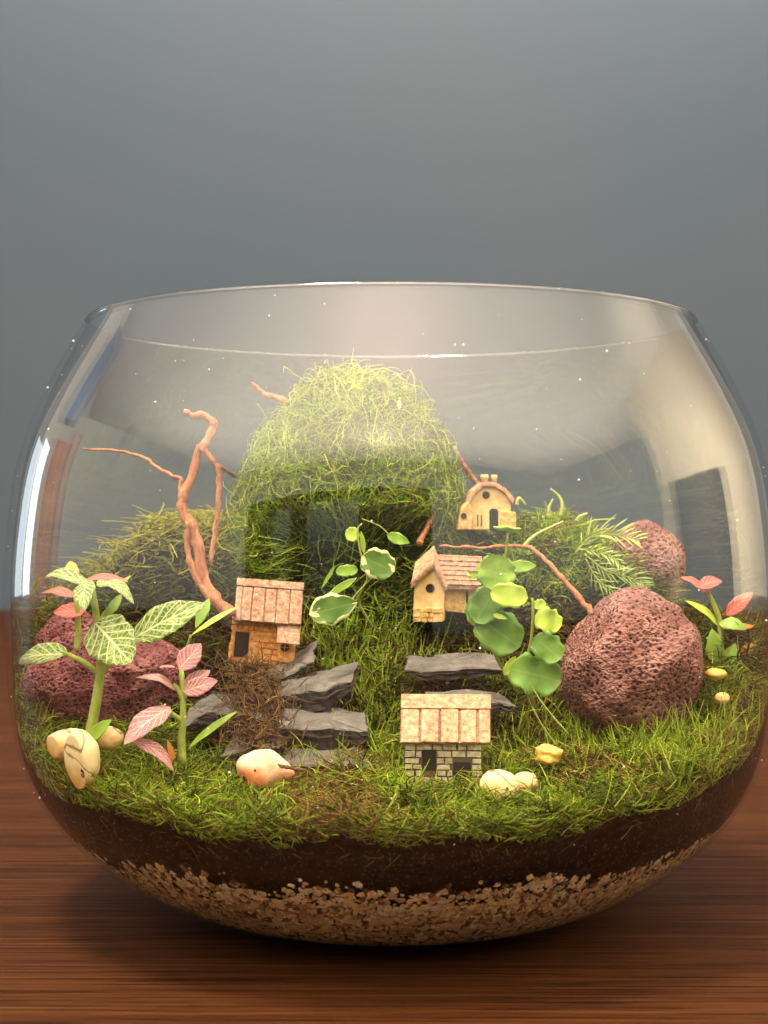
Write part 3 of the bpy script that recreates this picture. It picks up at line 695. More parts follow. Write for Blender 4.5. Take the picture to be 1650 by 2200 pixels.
slab('slate slab directly behind the roof of the stone walled house', [(920, 1508), (1000, 1506), (1080, 1508), (1110, 1516)], -4.4, -3.5, 0.3, 6, 0.20)
slab('dark slate block behind the small pink plant', [(395, 1560), (440, 1530), (500, 1528), (575, 1545)], -4.4, -3.2, 0.35, 7, 0.3)
slab('dark slate block above the lower left step, behind the pale shell', [(480, 1625), (540, 1600), (600, 1606)], -5.2, -4.0, 0.7, 8, 0.3)

# shells and pebbles
def shell(label, px, py, y, r, mat, seed, rot=0, amp=0.08, taper=0.0, name='shell', cat='shell', grp='pale shells in the moss', pit=None):
    c = P(px, py, y)
    def sq(v):
        d = v-c; k = 1-taper*max(0, d.x/r[0]); d.z *= k; d.y *= k; return c+Matrix.Rotation(rot, 3, 'Y') @ d
    og = c-Vector((0, 0, r[2])); t = thing(name, label, cat, og, grp)
    blob('body', c, r, mat, t, amp, seed=seed, sub=4, squash=sq)
    if pit:
        for (qx, qy, rr) in pit:
            q = P(qx, qy, y); dx, dz = (q.x-c.x)/r[0], (q.z-c.z)/r[2]; yy = y-r[1]*math.sqrt(max(0.05, 1-dx*dx-dz*dz))*1.0+0.02
            q = P(qx, qy, yy); blob('hole', q, (rr, 0.07, rr*1.15), M['hole'], t, 0.25, seed=seed+1, sub=2)
    return t
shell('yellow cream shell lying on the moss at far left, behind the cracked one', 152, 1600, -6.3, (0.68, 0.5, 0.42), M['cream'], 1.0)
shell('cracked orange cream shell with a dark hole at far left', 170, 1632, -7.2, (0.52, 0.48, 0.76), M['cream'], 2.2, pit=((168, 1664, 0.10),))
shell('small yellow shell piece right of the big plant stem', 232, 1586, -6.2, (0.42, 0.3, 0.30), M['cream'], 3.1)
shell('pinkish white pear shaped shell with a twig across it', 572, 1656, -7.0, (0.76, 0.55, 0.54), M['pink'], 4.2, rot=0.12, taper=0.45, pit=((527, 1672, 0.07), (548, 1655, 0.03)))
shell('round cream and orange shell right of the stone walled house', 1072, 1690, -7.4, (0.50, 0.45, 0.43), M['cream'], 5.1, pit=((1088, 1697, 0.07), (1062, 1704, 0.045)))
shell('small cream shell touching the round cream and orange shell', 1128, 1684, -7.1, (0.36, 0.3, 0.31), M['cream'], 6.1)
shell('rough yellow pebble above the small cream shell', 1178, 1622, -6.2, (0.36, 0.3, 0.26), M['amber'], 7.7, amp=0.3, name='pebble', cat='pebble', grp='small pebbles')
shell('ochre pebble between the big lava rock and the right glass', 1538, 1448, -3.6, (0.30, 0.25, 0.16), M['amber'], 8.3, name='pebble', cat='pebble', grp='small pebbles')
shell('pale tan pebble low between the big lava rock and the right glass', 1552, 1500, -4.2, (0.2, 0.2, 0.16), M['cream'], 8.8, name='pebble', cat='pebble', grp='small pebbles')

# ------------------------------------------------------------------ little clay houses (local x right, z up, front at -y; units: cm via px scale)
def stone_wall(b_par, x0, x1, z0, z1, y, holes, mat, seed, rowh=0.17, T=None, gap=0.018, proud=0.035, name='stone', wmin=.22, wmax=.42):
    random.seed(seed); z = z0
    while z < z1-0.03:
        h = min(rowh*random.uniform(0.85, 1.15), z1-z)
        if z1-(z+h) < 0.06: h = z1-z
        x = x0
        while x < x1-0.02:
            ww = random.uniform(wmin, wmax)
            if x1-(x+ww) < 0.12: ww = x1-x
            pieces = [(x, x+ww)]
            for (hx0, hx1, hz0, hz1) in holes:
                if z+h > hz0+0.02 and z < hz1-0.02:
                    np_ = []
                    for (a_, c_) in pieces:
                        if c_ <= hx0 or a_ >= hx1: np_.append((a_, c_)); continue
                        if a_ < hx0-0.04: np_.append((a_, hx0))
                        if c_ > hx1+0.04: np_.append((hx1, c_))
                    pieces = np_
            for (a_, c_) in pieces:
                b = MB(); dd = proud*random.uniform(0.7, 1.5); j = lambda: random.uniform(-0.012, 0.012)
                hx, hz = (c_-a_)/2-gap, h/2-gap
                if hx < 0.02 or hz < 0.02: continue
                cx_, cz_ = (a_+c_)/2, z+h/2
                f = [(cx_-hx+j(), y, cz_-hz+j()), (cx_+hx+j(), y, cz_-hz+j()), (cx_+hx+j(), y, cz_+hz+j()), (cx_-hx+j(), y, cz_+hz+j())]
                g = [(cx_+(p[0]-cx_)*0.86, y-dd, cz_+(p[2]-cz_)*0.84) for p in f]
                b.poly(f+g, [(4, 5, 6, 7), (0, 1, 5, 4), (1, 2, 6, 5), (2, 3, 7, 6), (3, 0, 4, 7), (3, 2, 1, 0)])
                b.build(name, mat, b_par, T=T)
            x += ww
        z += h
def xf(org, rz=0, ry=0, rx=0): return Matrix.Translation(org) @ Matrix.Rotation(rz, 4, 'Z') @ Matrix.Rotation(ry, 4, 'Y') @ Matrix.Rotation(rx, 4, 'X')
def disc(b, c, r, y0, y1, n=14): b.extrude([(c[0]+r*math.cos(2*math.pi*i/n), c[1]+r*math.sin(2*math.pi*i/n)) for i in range(n)], y0, y1)

# 1: stone walled house in front
s1 = (D-6.0)/F
org = P(952, 1690, -6.0); h1 = thing('miniature_house', 'clay cottage with stone block walls and peach plank roof in the front moss', 'miniature house', org, 'clay miniature houses')
T1 = xf(org, R(-3)); X = lambda px: (px-952)*s1; Z = lambda py: (1690-py)*s1
b = MB(); b.box((0, 0.30, Z(1640)), (X(1034), 0.62, Z(1640))); wall = b.build('wall', M['mortar'], h1, T=T1)
wp = sub_of(wall, org)
holes = [(X(907), X(938), Z(1652), Z(1607)), (X(973), X(1012), Z(1672), Z(1632))]
stone_wall(wp, X(870), X(1035), Z(1690), Z(1592), -0.325, holes, M['clay_stone'], 4, T=T1)
# door and window set in front of the mortar, behind the stone faces
b = MB(); hd = holes[0]; b.box(((hd[0]+hd[1])/2, -0.327, (hd[2]+hd[3])/2), ((hd[1]-hd[0])/2-.01, 0.006, (hd[3]-hd[2])/2-.01)); b.build('window', M['hole'], h1, T=T1)
b = MB(); hd = holes[1]; b.box(((hd[0]+hd[1])/2, -0.327, (hd[2]+hd[3])/2), ((hd[1]-hd[0])/2-.01, 0.006, (hd[3]-hd[2])/2-.01)); b.build('door', M['hole'], h1, T=T1)
# roof: slope towards the viewer, from eave (front) up to the ridge
def slope_pt(u, v, ex, ez0, rz1, y0, y1, lift=0):     # u across -1..1, v 0 eave .. 1 ridge
    n = Vector((0, -(rz1-ez0), (y1-y0))).normalized()
    return Vector((u*ex, y0+(y1-y0)*v, ez0+(rz1-ez0)*v))+n*lift
def plank(par, name, u0, u1, v0, v1, lo, hi, ex, ez0, rz1, y0, y1, mat, T, xs=0, bev=0.02, skew=0):
    b = MB(); pts = [slope_pt(u, v, ex, ez0, rz1, y0, y1, l)+Vector((xs+skew*v, 0, 0)) for l in (lo, hi) for (u, v) in ((u0, v0), (u1, v0), (u1, v1), (u0, v1))]
    b.poly(pts, [(4, 5, 6, 7), (3, 2, 1, 0), (0, 1, 5, 4), (1, 2, 6, 5), (2, 3, 7, 6), (3, 0, 4, 7)])
    return b.build(name, mat, par, T=T, bevel=bev)
ex, ez, rz_, ya, yb = X(1049), Z(1590), Z(1500), -0.52, 0.30
roof = plank(h1, 'roof', -1.0, 0.985, 0, 1, -0.10, 0.0, ex, ez, rz_, ya, yb, M['clay_roof'], T1, xs=X(958)); rf = sub_of(roof, org)
us = [-1.0, -0.565, -0.13, 0.305, 0.70, 1.0]
for i in range(5): plank(rf, 'plank', us[i]+0.028, us[i+1]-0.028, -0.01+0.01*(i % 2), 0.70, 0.003, 0.06+0.01*(i % 3), ex, ez, rz_, ya, yb, M['clay_roof_l'], T1, xs=X(958))
plank(rf, 'ridge_board', -1.0, 1.0, 0.715, 1.03, 0.003, 0.085, ex, ez, rz_, ya, yb, M['clay_roof_l'], T1, xs=X(958))
plank(h1, 'back_roof', -1.0, 0.985, 0, 0.98, -0.10, 0.0, -ex, ez, rz_, -ya+0.60, yb+0.01, M['clay_roof'], T1, xs=X(958))

# 2: orange house at left
s2 = (D-2.0)/F
org = P(562, 1420, -2.0); h2 = thing('miniature_house', 'orange clay house with brown plank roof, leaning, above the dried moss', 'miniature house', org, 'clay miniature houses')
T2 = xf(org, R(4), R(4.5)); X = lambda px: (px-562)*s2; Z = lambda py: (1420-py)*s2
b = MB(); b.extrude([(X(490), Z(1425)), (X(632), Z(1425)), (X(632), Z(1300)), (X(498), Z(1300))], -0.25, 0.85); wall = b.build('wall', M['clay_orange'], h2, T=T2, bevel=0.04)
wp = sub_of(wall, org)
stone_wall(wp, X(541), X(596), Z(1416), Z(1338), -0.252, [], M['clay_orange'], 6, rowh=0.16, T=T2, wmin=.15, wmax=.3, gap=0.008)
stone_wall(wp, X(492), X(541), Z(1356), Z(1326), -0.252, [], M['clay_orange'], 7, rowh=0.16, T=T2, wmin=.15, wmax=.3, gap=0.008)
b = MB(); b.box((X(517), -0.262, Z(1386)), (0.20, 0.012, 0.36)); b.build('door', M['hole'], h2, T=T2)
b = MB(); b.box((X(495), -0.27, Z(1400)), (0.06, 0.07, 0.22)); b.build('door_post', M['clay_orange'], h2, T=T2, bevel=0.02)
b = MB(); b.box((X(612), -0.31, Z(1392)), (0.245, 0.06, 0.34)); b.build('bay', M['clay_orange'], h2, T=T2, bevel=0.03)
b = MB(); disc(b, (X(609), Z(1385)), 0.125, -0.385, -0.372); w_ = b.build('window', M['hole'], h2, T=T2); ws = sub_of(w_, org)
b = MB(); b.box((X(609), -0.388, Z(1385)), (0.012, 0.006, 0.115)); b.box((X(609), -0.3885, Z(1385)), (0.115, 0.006, 0.012)); b.build('window_bar', M['clay_roof'], ws, T=T2)
ex, ez, rz_, ya, yb = X(634), Z(1334), Z(1251), -0.55, 0.25
roof = plank(h2, 'roof', -1.0, 1.0, 0, 1, -0.10, 0.0, ex, ez, rz_, ya, yb, M['clay_roof'], T2, xs=X(568)); rf = sub_of(roof, org)
us = [-1.0, -0.80, -0.50, -0.12, 0.22, 0.62, 1.0]
for i in range(6): plank(rf, 'plank', us[i]+0.014, us[i+1]-0.014, -0.02+0.015*(i % 2), 0.82, 0.003, 0.05+0.008*(i % 3), ex, ez, rz_, ya, yb, M['clay_roof'], T2, xs=X(568))
plank(rf, 'ridge_board', -1.01, 1.01, 0.83, 1.02, 0.003, 0.085, ex, ez, rz_, ya, yb, M['clay_roof'], T2, xs=X(568))
plank(rf, 'porch_roof', 0.31, 0.99, -0.50, -0.01, 0.0, 0.05, ex, ez, rz_, ya+0.14, yb+0.14, M['clay_roof'], T2, xs=X(568))
plank(h2, 'back_roof', -1.0, 1.0, 0, 0.98, -0.10, 0.0, -ex, ez, rz_, -ya+0.50, yb+0.01, M['clay_roof'], T2, xs=X(568))

# 3: gabled house in the middle
s3 = (D-0.4)/F
org = P(930, 1335, -0.4); h3 = thing('miniature_house', 'cream clay house with steep gable, round window and tiled side wing', 'miniature house', org, 'clay miniature houses')
T3 = xf(org, R(-6)); X = lambda px: (px-930)*s3; Z = lambda py: (1335-py)*s3
b = MB(); b.extrude([(X(890), Z(1332)), (X(956), Z(1332)), (X(957), Z(1256)), (X(934), Z(1216)), (X(893), Z(1250))], -0.5, 0.5); wall = b.build('wall', M['clay_cream'], h3, T=T3, bevel=0.03)
wp = sub_of(wall, org)
stone_wall(wp, X(891), X(955), Z(1334), Z(1304), -0.502, [], M['clay_ochre'], 8, rowh=0.14, T=T3, wmin=.12, wmax=.25, gap=0.006)
b = MB(); disc(b, (X(927), Z(1262)), 0.135, -0.515, -0.503); b.build('window', M['hole'], h3, T=T3)
# steep roof whose ridge climbs backwards
fl, fa, fr_ = (X(887), Z(1252)), (X(936), Z(1206)), (X(962), Z(1258))
bl, ba, br = (X(889), Z(1210)), (X(930), Z(1172)), (X(945), Z(1212))
def pt3(p, y, dz=0): return (p[0], y, p[1]+dz)
b = MB(); A_ = [pt3(fl, -0.62), pt3(fa, -0.62), pt3(fr_, -0.62), pt3(bl, 0.45), pt3(ba, 0.45), pt3(br, 0.45)]
Bq = [(p[0], p[1], p[2]-0.13) for p in A_]
b.poly(A_+Bq, [(0, 1, 4, 3), (1, 2, 5, 4), (6, 9, 10, 7), (7, 10, 11, 8), (0, 6, 7, 1), (1, 7, 8, 2), (3, 4, 10, 9), (4, 5, 11, 10), (0, 3, 9, 6), (2, 8, 11, 5)])
roof = b.build('roof', M['clay_roof_l'], h3, T=T3); rf = sub_of(roof, org)
for (q0, q1) in ((fl, fa), (fa, fr_)):                    # barge boards with a step behind
    for k_, (off, yy) in enumerate(((0.0, -0.66), (-0.11, -0.60))):
        b = MB(); p0, p1 = Vector(pt3(q0, yy, off)), Vector(pt3(q1, yy, off)); n_ = Vector((-(p1-p0).z, 0, (p1-p0).x)).normalized()*0.035
        b.poly([p0-n_, p1-n_, p1+n_, p0+n_]+[q+Vector((0, 0.05, 0)) for q in (p0-n_, p1-n_, p1+n_, p0+n_)], [(0, 1, 2, 3), (7, 6, 5, 4), (0, 4, 5, 1), (1, 5, 6, 2), (2, 6, 7, 3), (3, 7, 4, 0)])
        b.build('barge_board', M['clay_roof_l'], rf, T=T3)
def tiles(par, p00, p10, p01, p11, nu, nv, mat, T, name='tile', th=0.035):
    for i in range(nv):
        for j in range(nu):
            o_f = 0.5*(i % 2)/nu; a0, a1 = j/nu+o_f, (j+1)/nu+o_f
            if a0 >= 1: continue
            a1 = min(a1, 1.0); v0, v1 = i/nv, (i+1.18)/nv; v1 = min(v1, 1.0)
            def q(u, v): return p00.lerp(p10, u).lerp(p01.lerp(p11, u), v)
            n_ = (p10-p00).cross(p01-p00).normalized(); g = 0.06/nu; t_ = th*random.uniform(0.7, 1.3)
            lo = [q(a0+g, v0), q(a1-g, v0), q(a1-g, v1), q(a0+g, v1)]; up = [lo[0]+n_*t_*1.4, lo[1]+n_*t_*1.4, lo[2]+n_*t_*0.3, lo[3]+n_*t_*0.3]
            b = MB(); b.poly(lo+up, [(4, 5, 6, 7), (0, 1, 5, 4), (1, 2, 6, 5), (2, 3, 7, 6), (3, 0, 4, 7)]); b.build(name, mat, par, T=T)
tiles(rf, Vector(pt3(fl, -0.62)), Vector(pt3(bl, 0.45)), Vector(pt3(fa, -0.62)), Vector(pt3(ba, 0.45)), 5, 6, M['clay_roof'], T3) if False else tiles(rf, Vector(pt3(fl, -0.62)), Vector(pt3(bl, 0.45)), Vector(pt3(fa, -0.62)), Vector(pt3(ba, 0.45)), 5, 6, M['clay_roof_l'], T3)
# side wing
b = MB(); b.extrude([(X(955), Z(1312)), (X(1030), Z(1320)), (X(1030), Z(1252)), (X(955), Z(1252))], -0.12, 0.9); b.build('wing_wall', M['clay_ochre'], h3, T=T3, bevel=0.02)
e0, e1, r0_, r1_ = Vector((X(950), -0.35, Z(1256))), Vector((X(1034), -0.35, Z(1258))), Vector((X(936), 0.42, Z(1196))), Vector((X(1034), 0.42, Z(1200)))
b = MB(); dn = Vector((0, 0, -0.1)); b.poly([e0, e1, r1_, r0_, e0+dn, e1+dn, r1_+dn, r0_+dn], [(0, 1, 2, 3), (7, 6, 5, 4), (0, 4, 5, 1), (1, 5, 6, 2), (2, 6, 7, 3), (3, 7, 4, 0)])
wr = b.build('wing_roof', M['clay_roof'], h3, T=T3); wr_ = sub_of(wr, org)
tiles(wr_, e0, e1, r0_, r1_, 13, 6, M['clay_roof'], T3)
b = MB(); b.tube([r0_+Vector((0, 0.02, 0.02)), r1_+Vector((0, 0.02, 0.02))], 0.035, 6); b.build('ridge', M['clay_roof_l'], wr_, T=T3)
b = MB(); b.box((X(1004), -0.135, Z(1284)), (0.03, 0.012, 0.19)); b.build('window', M['hole'], h3, T=T3)

# 4: house on the back ridge
s4 = (D+2.3)/F
org = P(1040, 1135, 2.3); h4 = thing('miniature_house', 'pale yellow clay house with curved roof on the back ridge', 'miniature house', org, 'clay miniature houses')
T4 = xf(org, R(4)); X = lambda px: (px-1040)*s4; Z = lambda py: (1135-py)*s4
b = MB(); b.extrude([(X(1000), Z(1138)), (X(1092), Z(1138)), (X(1094), Z(1075)), (X(1080), Z(1056)), (X(1058), Z(1043)), (X(1034), Z(1041)), (X(1014), Z(1056)), (X(1000), Z(1080))], -0.45, 0.6); wall = b.build('wall', M['clay_cream'], h4, T=T4, bevel=0.03)
arch = [(X(998), Z(1082)), (X(1012), Z(1054)), (X(1033), Z(1037)), (X(1059), Z(1038)), (X(1083), Z(1052)), (X(1100), Z(1074))]
b = MB(); A_ = []; n = len(arch)
for yy in (-0.56, 0.7):
    for (x_, z_) in arch: A_.append((x_, yy, z_))
for yy in (-0.56, 0.7):
    for (x_, z_) in arch: A_.append((x_*0.93, yy, z_-0.12))
fs = []
for i in range(n-1): fs += [(i, i+1, n+i+1, n+i), (2*n+i, 3*n+i, 3*n+i+1, 2*n+i+1), (i, 2*n+i, 2*n+i+1, i+1), (n+i, n+i+1, 3*n+i+1, 3*n+i)]
fs += [(0, n, 3*n, 2*n), (n-1, 3*n-1, 4*n-1, 2*n-1)]
b.poly(A_, fs); roof = b.build('roof', M['clay_roof_l'], h4, T=T4, bevel=0.02); rf = sub_of(roof, org)
random.seed(3)
for i in range(n-1):
    p0, p1 = arch[i], arch[i+1]
    b = Vector((p0[0], -0.56, p0[1])); c_ = Vector((p1[0], -0.56, p1[1])); d_ = Vector((p0[0], 0.7, p0[1])); e_ = Vector((p1[0], 0.7, p1[1]))
    if i >= 2: tiles(rf, c_, e_, b, d_, 4, 2, M['clay_roof'], T4, th=0.04)
b = MB(); b.extrude([(X(974), Z(1138)), (X(1006), Z(1138)), (X(1012), Z(1105)), (X(1000), Z(1078)), (X(985), Z(1092))], -0.72, 0.2); b.build('lean_to', M['clay_ochre'], h4, T=T4, bevel=0.04)
b = MB(); b.box((X(992), -0.735, Z(1103)), (0.001, 0.001, 0.001)); disc(b, (X(990), Z(1108)), 0.095, -0.735, -0.722); b.build('window', M['hole'], h4, T=T4)
b = MB(); disc(b, (X(1040), Z(1064)), 0.12, -0.468, -0.452); b.build('window', M['hole'], h4, T=T4)
b = MB(); b.extrude([(X(1047), Z(1138)), (X(1066), Z(1138)), (X(1066), Z(1098)), (X(1062), Z(1093)), (X(1051), Z(1093)), (X(1047), Z(1098))], -0.468, -0.452); b.build('door', M['hole'], h4, T=T4)
b = MB(); b.extrude([(X(1070), Z(1138)), (X(1104), Z(1138)), (X(1104), Z(1100)), (X(1070), Z(1098))], -0.52, -0.2); b.build('side_step', M['clay_ochre'], h4, T=T4, bevel=0.03)
for (px, w_, yy) in ((1039, 0.13, -0.2), (1063, 0.10, 0.1)):
    b = MB(); b.tube([(X(px), yy, Z(1042)), (X(px), yy, Z(1030)), (X(px), yy, Z(1026)), (X(px), yy, Z(1020))], [w_*.8, w_*.8, w_*1.1, w_*0.9], 8); b.build('chimney', M['clay_cream'], h4, T=T4, smooth=True)
for px in (1022, 1030): 
    b = MB(); b.box((X(px), -0.462, Z(1118)), (0.02, 0.012, 0.18)); b.build('window_slot', M['mortar'], h4, T=T4)

# ------------------------------------------------------------------ plants
def leaf(par, base, tip, width, mat, face=(0, -1, 0.3), arch=0.12, cup=0.12, shape='oval', wave=0.03, label=None, nu=15, nv=9, name='leaf', clampit=True):
    base, tip = Vector(base), Vector(tip); ax = tip-base; L = ax.length; ax.normalize()
    f = Vector(face); f = (f-ax*f.dot(ax)).normalized(); sd = ax.cross(f).normalized(); ph = random.uniform(0, 6)
    V, UV = [], []
    for i in range(nu):
        u = i/(nu-1)
        if shape == 'oval': w_ = math.sin(math.pi*u**0.85)**0.75*(1-0.15*u)
        elif shape == 'round': w_ = math.sqrt(max(0, 1-(2*u-1)**2))**0.9
        elif shape == 'spear': w_ = math.sin(math.pi*u)**0.9*(0.7+0.3*u)
        else: w_ = math.sin(math.pi*min(1, u*0.97+0.015)**0.7)**0.6
        w_ = max(w_, 0.0)*width/2
        if i == nu-1: w_ = 0.0
        for j in range(nv):
            v = (j/(nv-1))*2-1; edge = 1+wave*1.5*math.sin(u*19+ph+v)*abs(v)
            p = base+ax*L*u+sd*v*w_*edge
            p += f*(arch*L*math.sin(math.pi*u)-cup*w_*(1-v*v)*1.2+wave*w_*math.sin(u*11+ph)*v*v*2+0.02*w_*math.cos(u*40)*(1-abs(v)))
            V.append(tuple(p)); UV.append((u, j/(nv-1)))
    Fq = []
    for i in range(nu-1):
        for j in range(nv-1):
            a_ = i*nv+j; Fq.append((a_, a_+1, a_+nv+1, a_+nv))
    if clampit: V = keep_in(V, 0.08)
    # give the blade thickness
    V = np.array(V); n0 = len(V); Vb = V-np.array(f)*0.012; 
    Fq = np.array(Fq); Fb = Fq[:, ::-1]+n0
    rimq = []
    for i in range(nu-1):
        rimq.append((i*nv, (i+1)*nv, (i+1)*nv+n0, i*nv+n0)); k = nv-1; rimq.append((i*nv+k+n0, (i+1)*nv+k+n0, (i+1)*nv+k, i*nv+k))
    me = mesh_np(name, np.vstack([V, Vb]), np.vstack([Fq, Fb, np.array(rimq)]), org=par.org, uv=UV+UV)
    return link(name, me, mat, par, label)
def stem(par, pts, r0, r1, mat=None, name='stem', sides=8, n=14, smooth=True):
    q = catmull(pts, n); q = [Vector(p) for p in keep_in([tuple(p) for p in q], 0.1)]
    b = MB(); b.tube(q, [r0+(r1-r0)*i/(n-1) for i in range(n)], sides); return b.build(name, mat or M['stem'], par, smooth=smooth)
def PL(l): return [P(*p) for p in l]
random.seed(77)
# A: big white veined plant
y0 = -6.6; pa = thing('nerve_plant', 'tall nerve plant with green leaves and white veins at left', 'nerve plant', P(190, 1600, y0), 'nerve plants')
stem(pa, PL([(190, 1612, y0), (196, 1570, y0), (208, 1500, y0), (216, 1440, y0), (214, 1380, y0), (205, 1310, y0), (197, 1258, y0+.1)]), 0.155, 0.08)
stem(pa, PL([(216, 1450, y0), (250, 1400, y0+.3), (282, 1368, y0+.5)]), 0.10, 0.05, name='petiole')
stem(pa, PL([(212, 1445, y0), (175, 1420, y0), (136, 1402, y0+.1)]), 0.085, 0.06, name='petiole')
stem(pa, PL([(211, 1365, y0), (218, 1330, y0+.2), (245, 1290, y0+.4)]), 0.07, 0.04, name='petiole')
leaf(pa, P(205, 1338, y0-.25), P(282, 1424, y0-.75), 1.28, M['fitt_g'], (0.05, -1, 0.25), 0.05, 0.10, 'fat')
leaf(pa, P(284, 1372, y0+.5), P(442, 1296, y0+.1), 0.98, M['fitt_g'], (0.1, -1, 0.55), 0.08, 0.12, 'oval')
leaf(pa, P(145, 1404, y0), P(30, 1425, y0+2.6), 0.80, M['fitt_g'], (0, -1, 0.7), 0.06, 0.15, 'oval')
leaf(pa, P(192, 1258, y0), P(66, 1282, y0+1.6), 0.62, M['fitt_g'], (0, -0.5, 1), 0.22, 0.2, 'oval')
leaf(pa, P(186, 1248, y0-.1), P(182, 1312, y0-1.0), 0.62, M['fitt_g'], (-0.2, -1, 0.5), 0.12, 0.1, 'oval')
leaf(pa, P(206, 1256, y0), P(288, 1298, y0-.4), 0.55, M['fitt_g'], (0.1, -0.4, 1), 0.25, 0.1, 'oval')
leaf(pa, P(215, 1262, y0), P(250, 1252, y0+1.2), 0.5, M['fitt_g'], (0, -.3, 1), 0.1)
leaf(pa, P(218, 1335, y0+.1), P(262, 1276, y0+.5), 0.30, M['leaf_g'], (0.5, -1, 0.2), 0.1, 0.1, 'spear')
leaf(pa, P(192, 1590, y0-.1), P(240, 1545, y0-.3), 0.36, M['leaf_g'], (0, -1, 0.4), 0.1, 0.1, 'oval')
# pink plant behind it
y1 = -4.4; pc = thing('nerve_plant', 'pink leaved nerve plant behind the tall white veined plant', 'nerve plant', P(160, 1400, y1), 'nerve plants')
stem(pc, PL([(165, 1400, y1), (168, 1330, y1), (160, 1270, y1)]), 0.1, 0.06)
leaf(pc, P(180, 1246, y1), P(276, 1250, y1-.3), 0.42, M['fitt_r'], (0, -.5, 1), 0.1)
leaf(pc, P(160, 1283, y1), P(88, 1275, y1+1.2), 0.40, M['fitt_r'], (0, -.7, 1), 0.1)
leaf(pc, P(182, 1312, y1), P(115, 1316, y1), 0.50, M['fitt_r'], (0, -1, .6), 0.08)
leaf(pc, P(160, 1250, y1+.3), P(150, 1205, y1+1), 0.4, M['leaf_o'], (0, -1, .6), 0.08)
leaf(pc, P(245, 1270, y1), P(282, 1236, y1), 0.16, M['leaf_g'], (0, -1, .6), 0.08)
# B: small pink plant
y0 = -6.8; pb = thing('nerve_plant', 'small nerve plant with pink leaves in front of the slate', 'nerve plant', P(392, 1630, y0), 'nerve plants')
stem(pb, PL([(392, 1640, y0), (390, 1590, y0), (393, 1550, y0), (393, 1500, y0), (390, 1440, y0)]), 0.115, 0.065)
for l_ in ([(392, 1550, y0), (372, 1535, y0-.1), (352, 1522, y0-.2)], [(392, 1500, y0), (382, 1480, y0), (372, 1470, y0)], [(394, 1500, y0), (402, 1485, y0), (408, 1478, y0)]):
    stem(pb, PL(l_), 0.075, 0.05, name='petiole')
leaf(pb, P(385, 1438, y0), P(432, 1382, y0+.3), 0.62, M['fitt_p'], (0.1, -1, 0.2), 0.05, 0.1, 'oval')
leaf(pb, P(384, 1436, y0), P(342, 1434, y0-.3), 0.32, M['fitt_p'], (0, -.15, 1), 0.1)
leaf(pb, P(378, 1484, y0), P(292, 1456, y0-.3), 0.30, M['fitt_p'], (0.2, -.7, 1), 0.22)
leaf(pb, P(394, 1486, y0-.1), P(468, 1462, y0-.3), 0.52, M['fitt_p'], (0, -1, .35), 0.06, 0.1, 'oval')
leaf(pb, P(393, 1482, y0+.2), P(452, 1440, y0+.3), 0.46, M['fitt_p'], (0, -.9, .5), 0.1, 0.1, 'oval')
leaf(pb, P(366, 1518, y0-.2), P(266, 1600, y0-.9), 0.80, M['fitt_p'], (-0.5, -1, 0.6), 0.10, 0.12, 'oval')
leaf(pb, P(282, 1590, y0-.5), P(374, 1658, y0-.6), 0.46, M['fitt_p'], (0.3, -.7, 1), 0.20, 0.12, 'oval')
leaf(pb, P(400, 1612, y0+.1), P(510, 1528, y0-.2), 0.26, M['leaf_g'], (-0.3, -1, 0.7), 0.06, 0.1, 'spear')
leaf(pb, P(375, 1640, y0), P(360, 1590, y0), 0.18, M['leaf_o'], (0, -1, .6), 0.08)
# slender pale leaf left of the orange house
ps = thing('seedling', 'slender pale green leaf blade left of the orange house', 'seedling', P(400, 1400, -4.6), 'seedlings')
stem(ps, PL([(395, 1440, -4.4), (400, 1400, -4.6), (410, 1365, -4.8)]), 0.04, 0.035)
leaf(ps, P(409, 1366, -4.8), P(510, 1304, -4.6), 0.22, M['leaf_y'], (-0.3, -1, .8), 0.04, 0.1, 'spear')
leaf(ps, P(420, 1350, -4.3), P(450, 1285, -4.1), 0.4, M['leaf_g'], (-0.3, -1, .1), 0.04, 0.1, 'spear')
# D: right plant behind the big rock
y0 = -1.4; pd = thing('nerve_plant', 'nerve plant with red leaf tips between the big lava rock and the right glass', 'nerve plant', P(1548, 1440, y0), 'nerve plants')
stem(pd, PL([(1552, 1450, y0), (1548, 1400, y0), (1545, 1330, y0), (1520, 1270, y0)]), 0.13, 0.07)
leaf(pd, P(1515, 1272, y0), P(1462, 1240, y0), 0.42, M['fitt_r'], (0.1, -.6, 1), 0.15)
leaf(pd, P(1500, 1262, y0-.2), P(1552, 1248, y0), 0.50, M['fitt_r'], (0, -.8, .8), 0.15)
leaf(pd, P(1545, 1345, y0), P(1472, 1290, y0-.4), 0.34, M['leaf_y'], (0, -.8, .9), 0.1)
leaf(pd, P(1545, 1340, y0-.1), P(1605, 1352, y0-.3), 0.46, M['leaf_g'], (0, -1, .7), 0.2, 0.1, 'oval')
leaf(pd, P(1560, 1322, y0), P(1618, 1272, y0), 0.46, M['fitt_r'], (-0.1, -1, .4), 0.1)
leaf(pd, P(1568, 1432, y0), P(1625, 1378, y0), 0.42, M['leaf_o'], (-0.1, -1, .4), 0.1)
leaf(pd, P(1560, 1350, y0), P(1622, 1345, y0), 0.22, M['leaf_o'], (-0.1, -1, .4), 0.1)
leaf(pd, P(1540, 1440, y0-.4), P(1530, 1350, y0-.5), 0.6, M['leaf_g'], (-0.1, -1, .4), 0.1)
leaf(pd, P(1550, 1450, y0-.4), P(1580, 1380, y0-.5), 0.5, M['leaf_g'], (-0.1, -1, .4), 0.1)

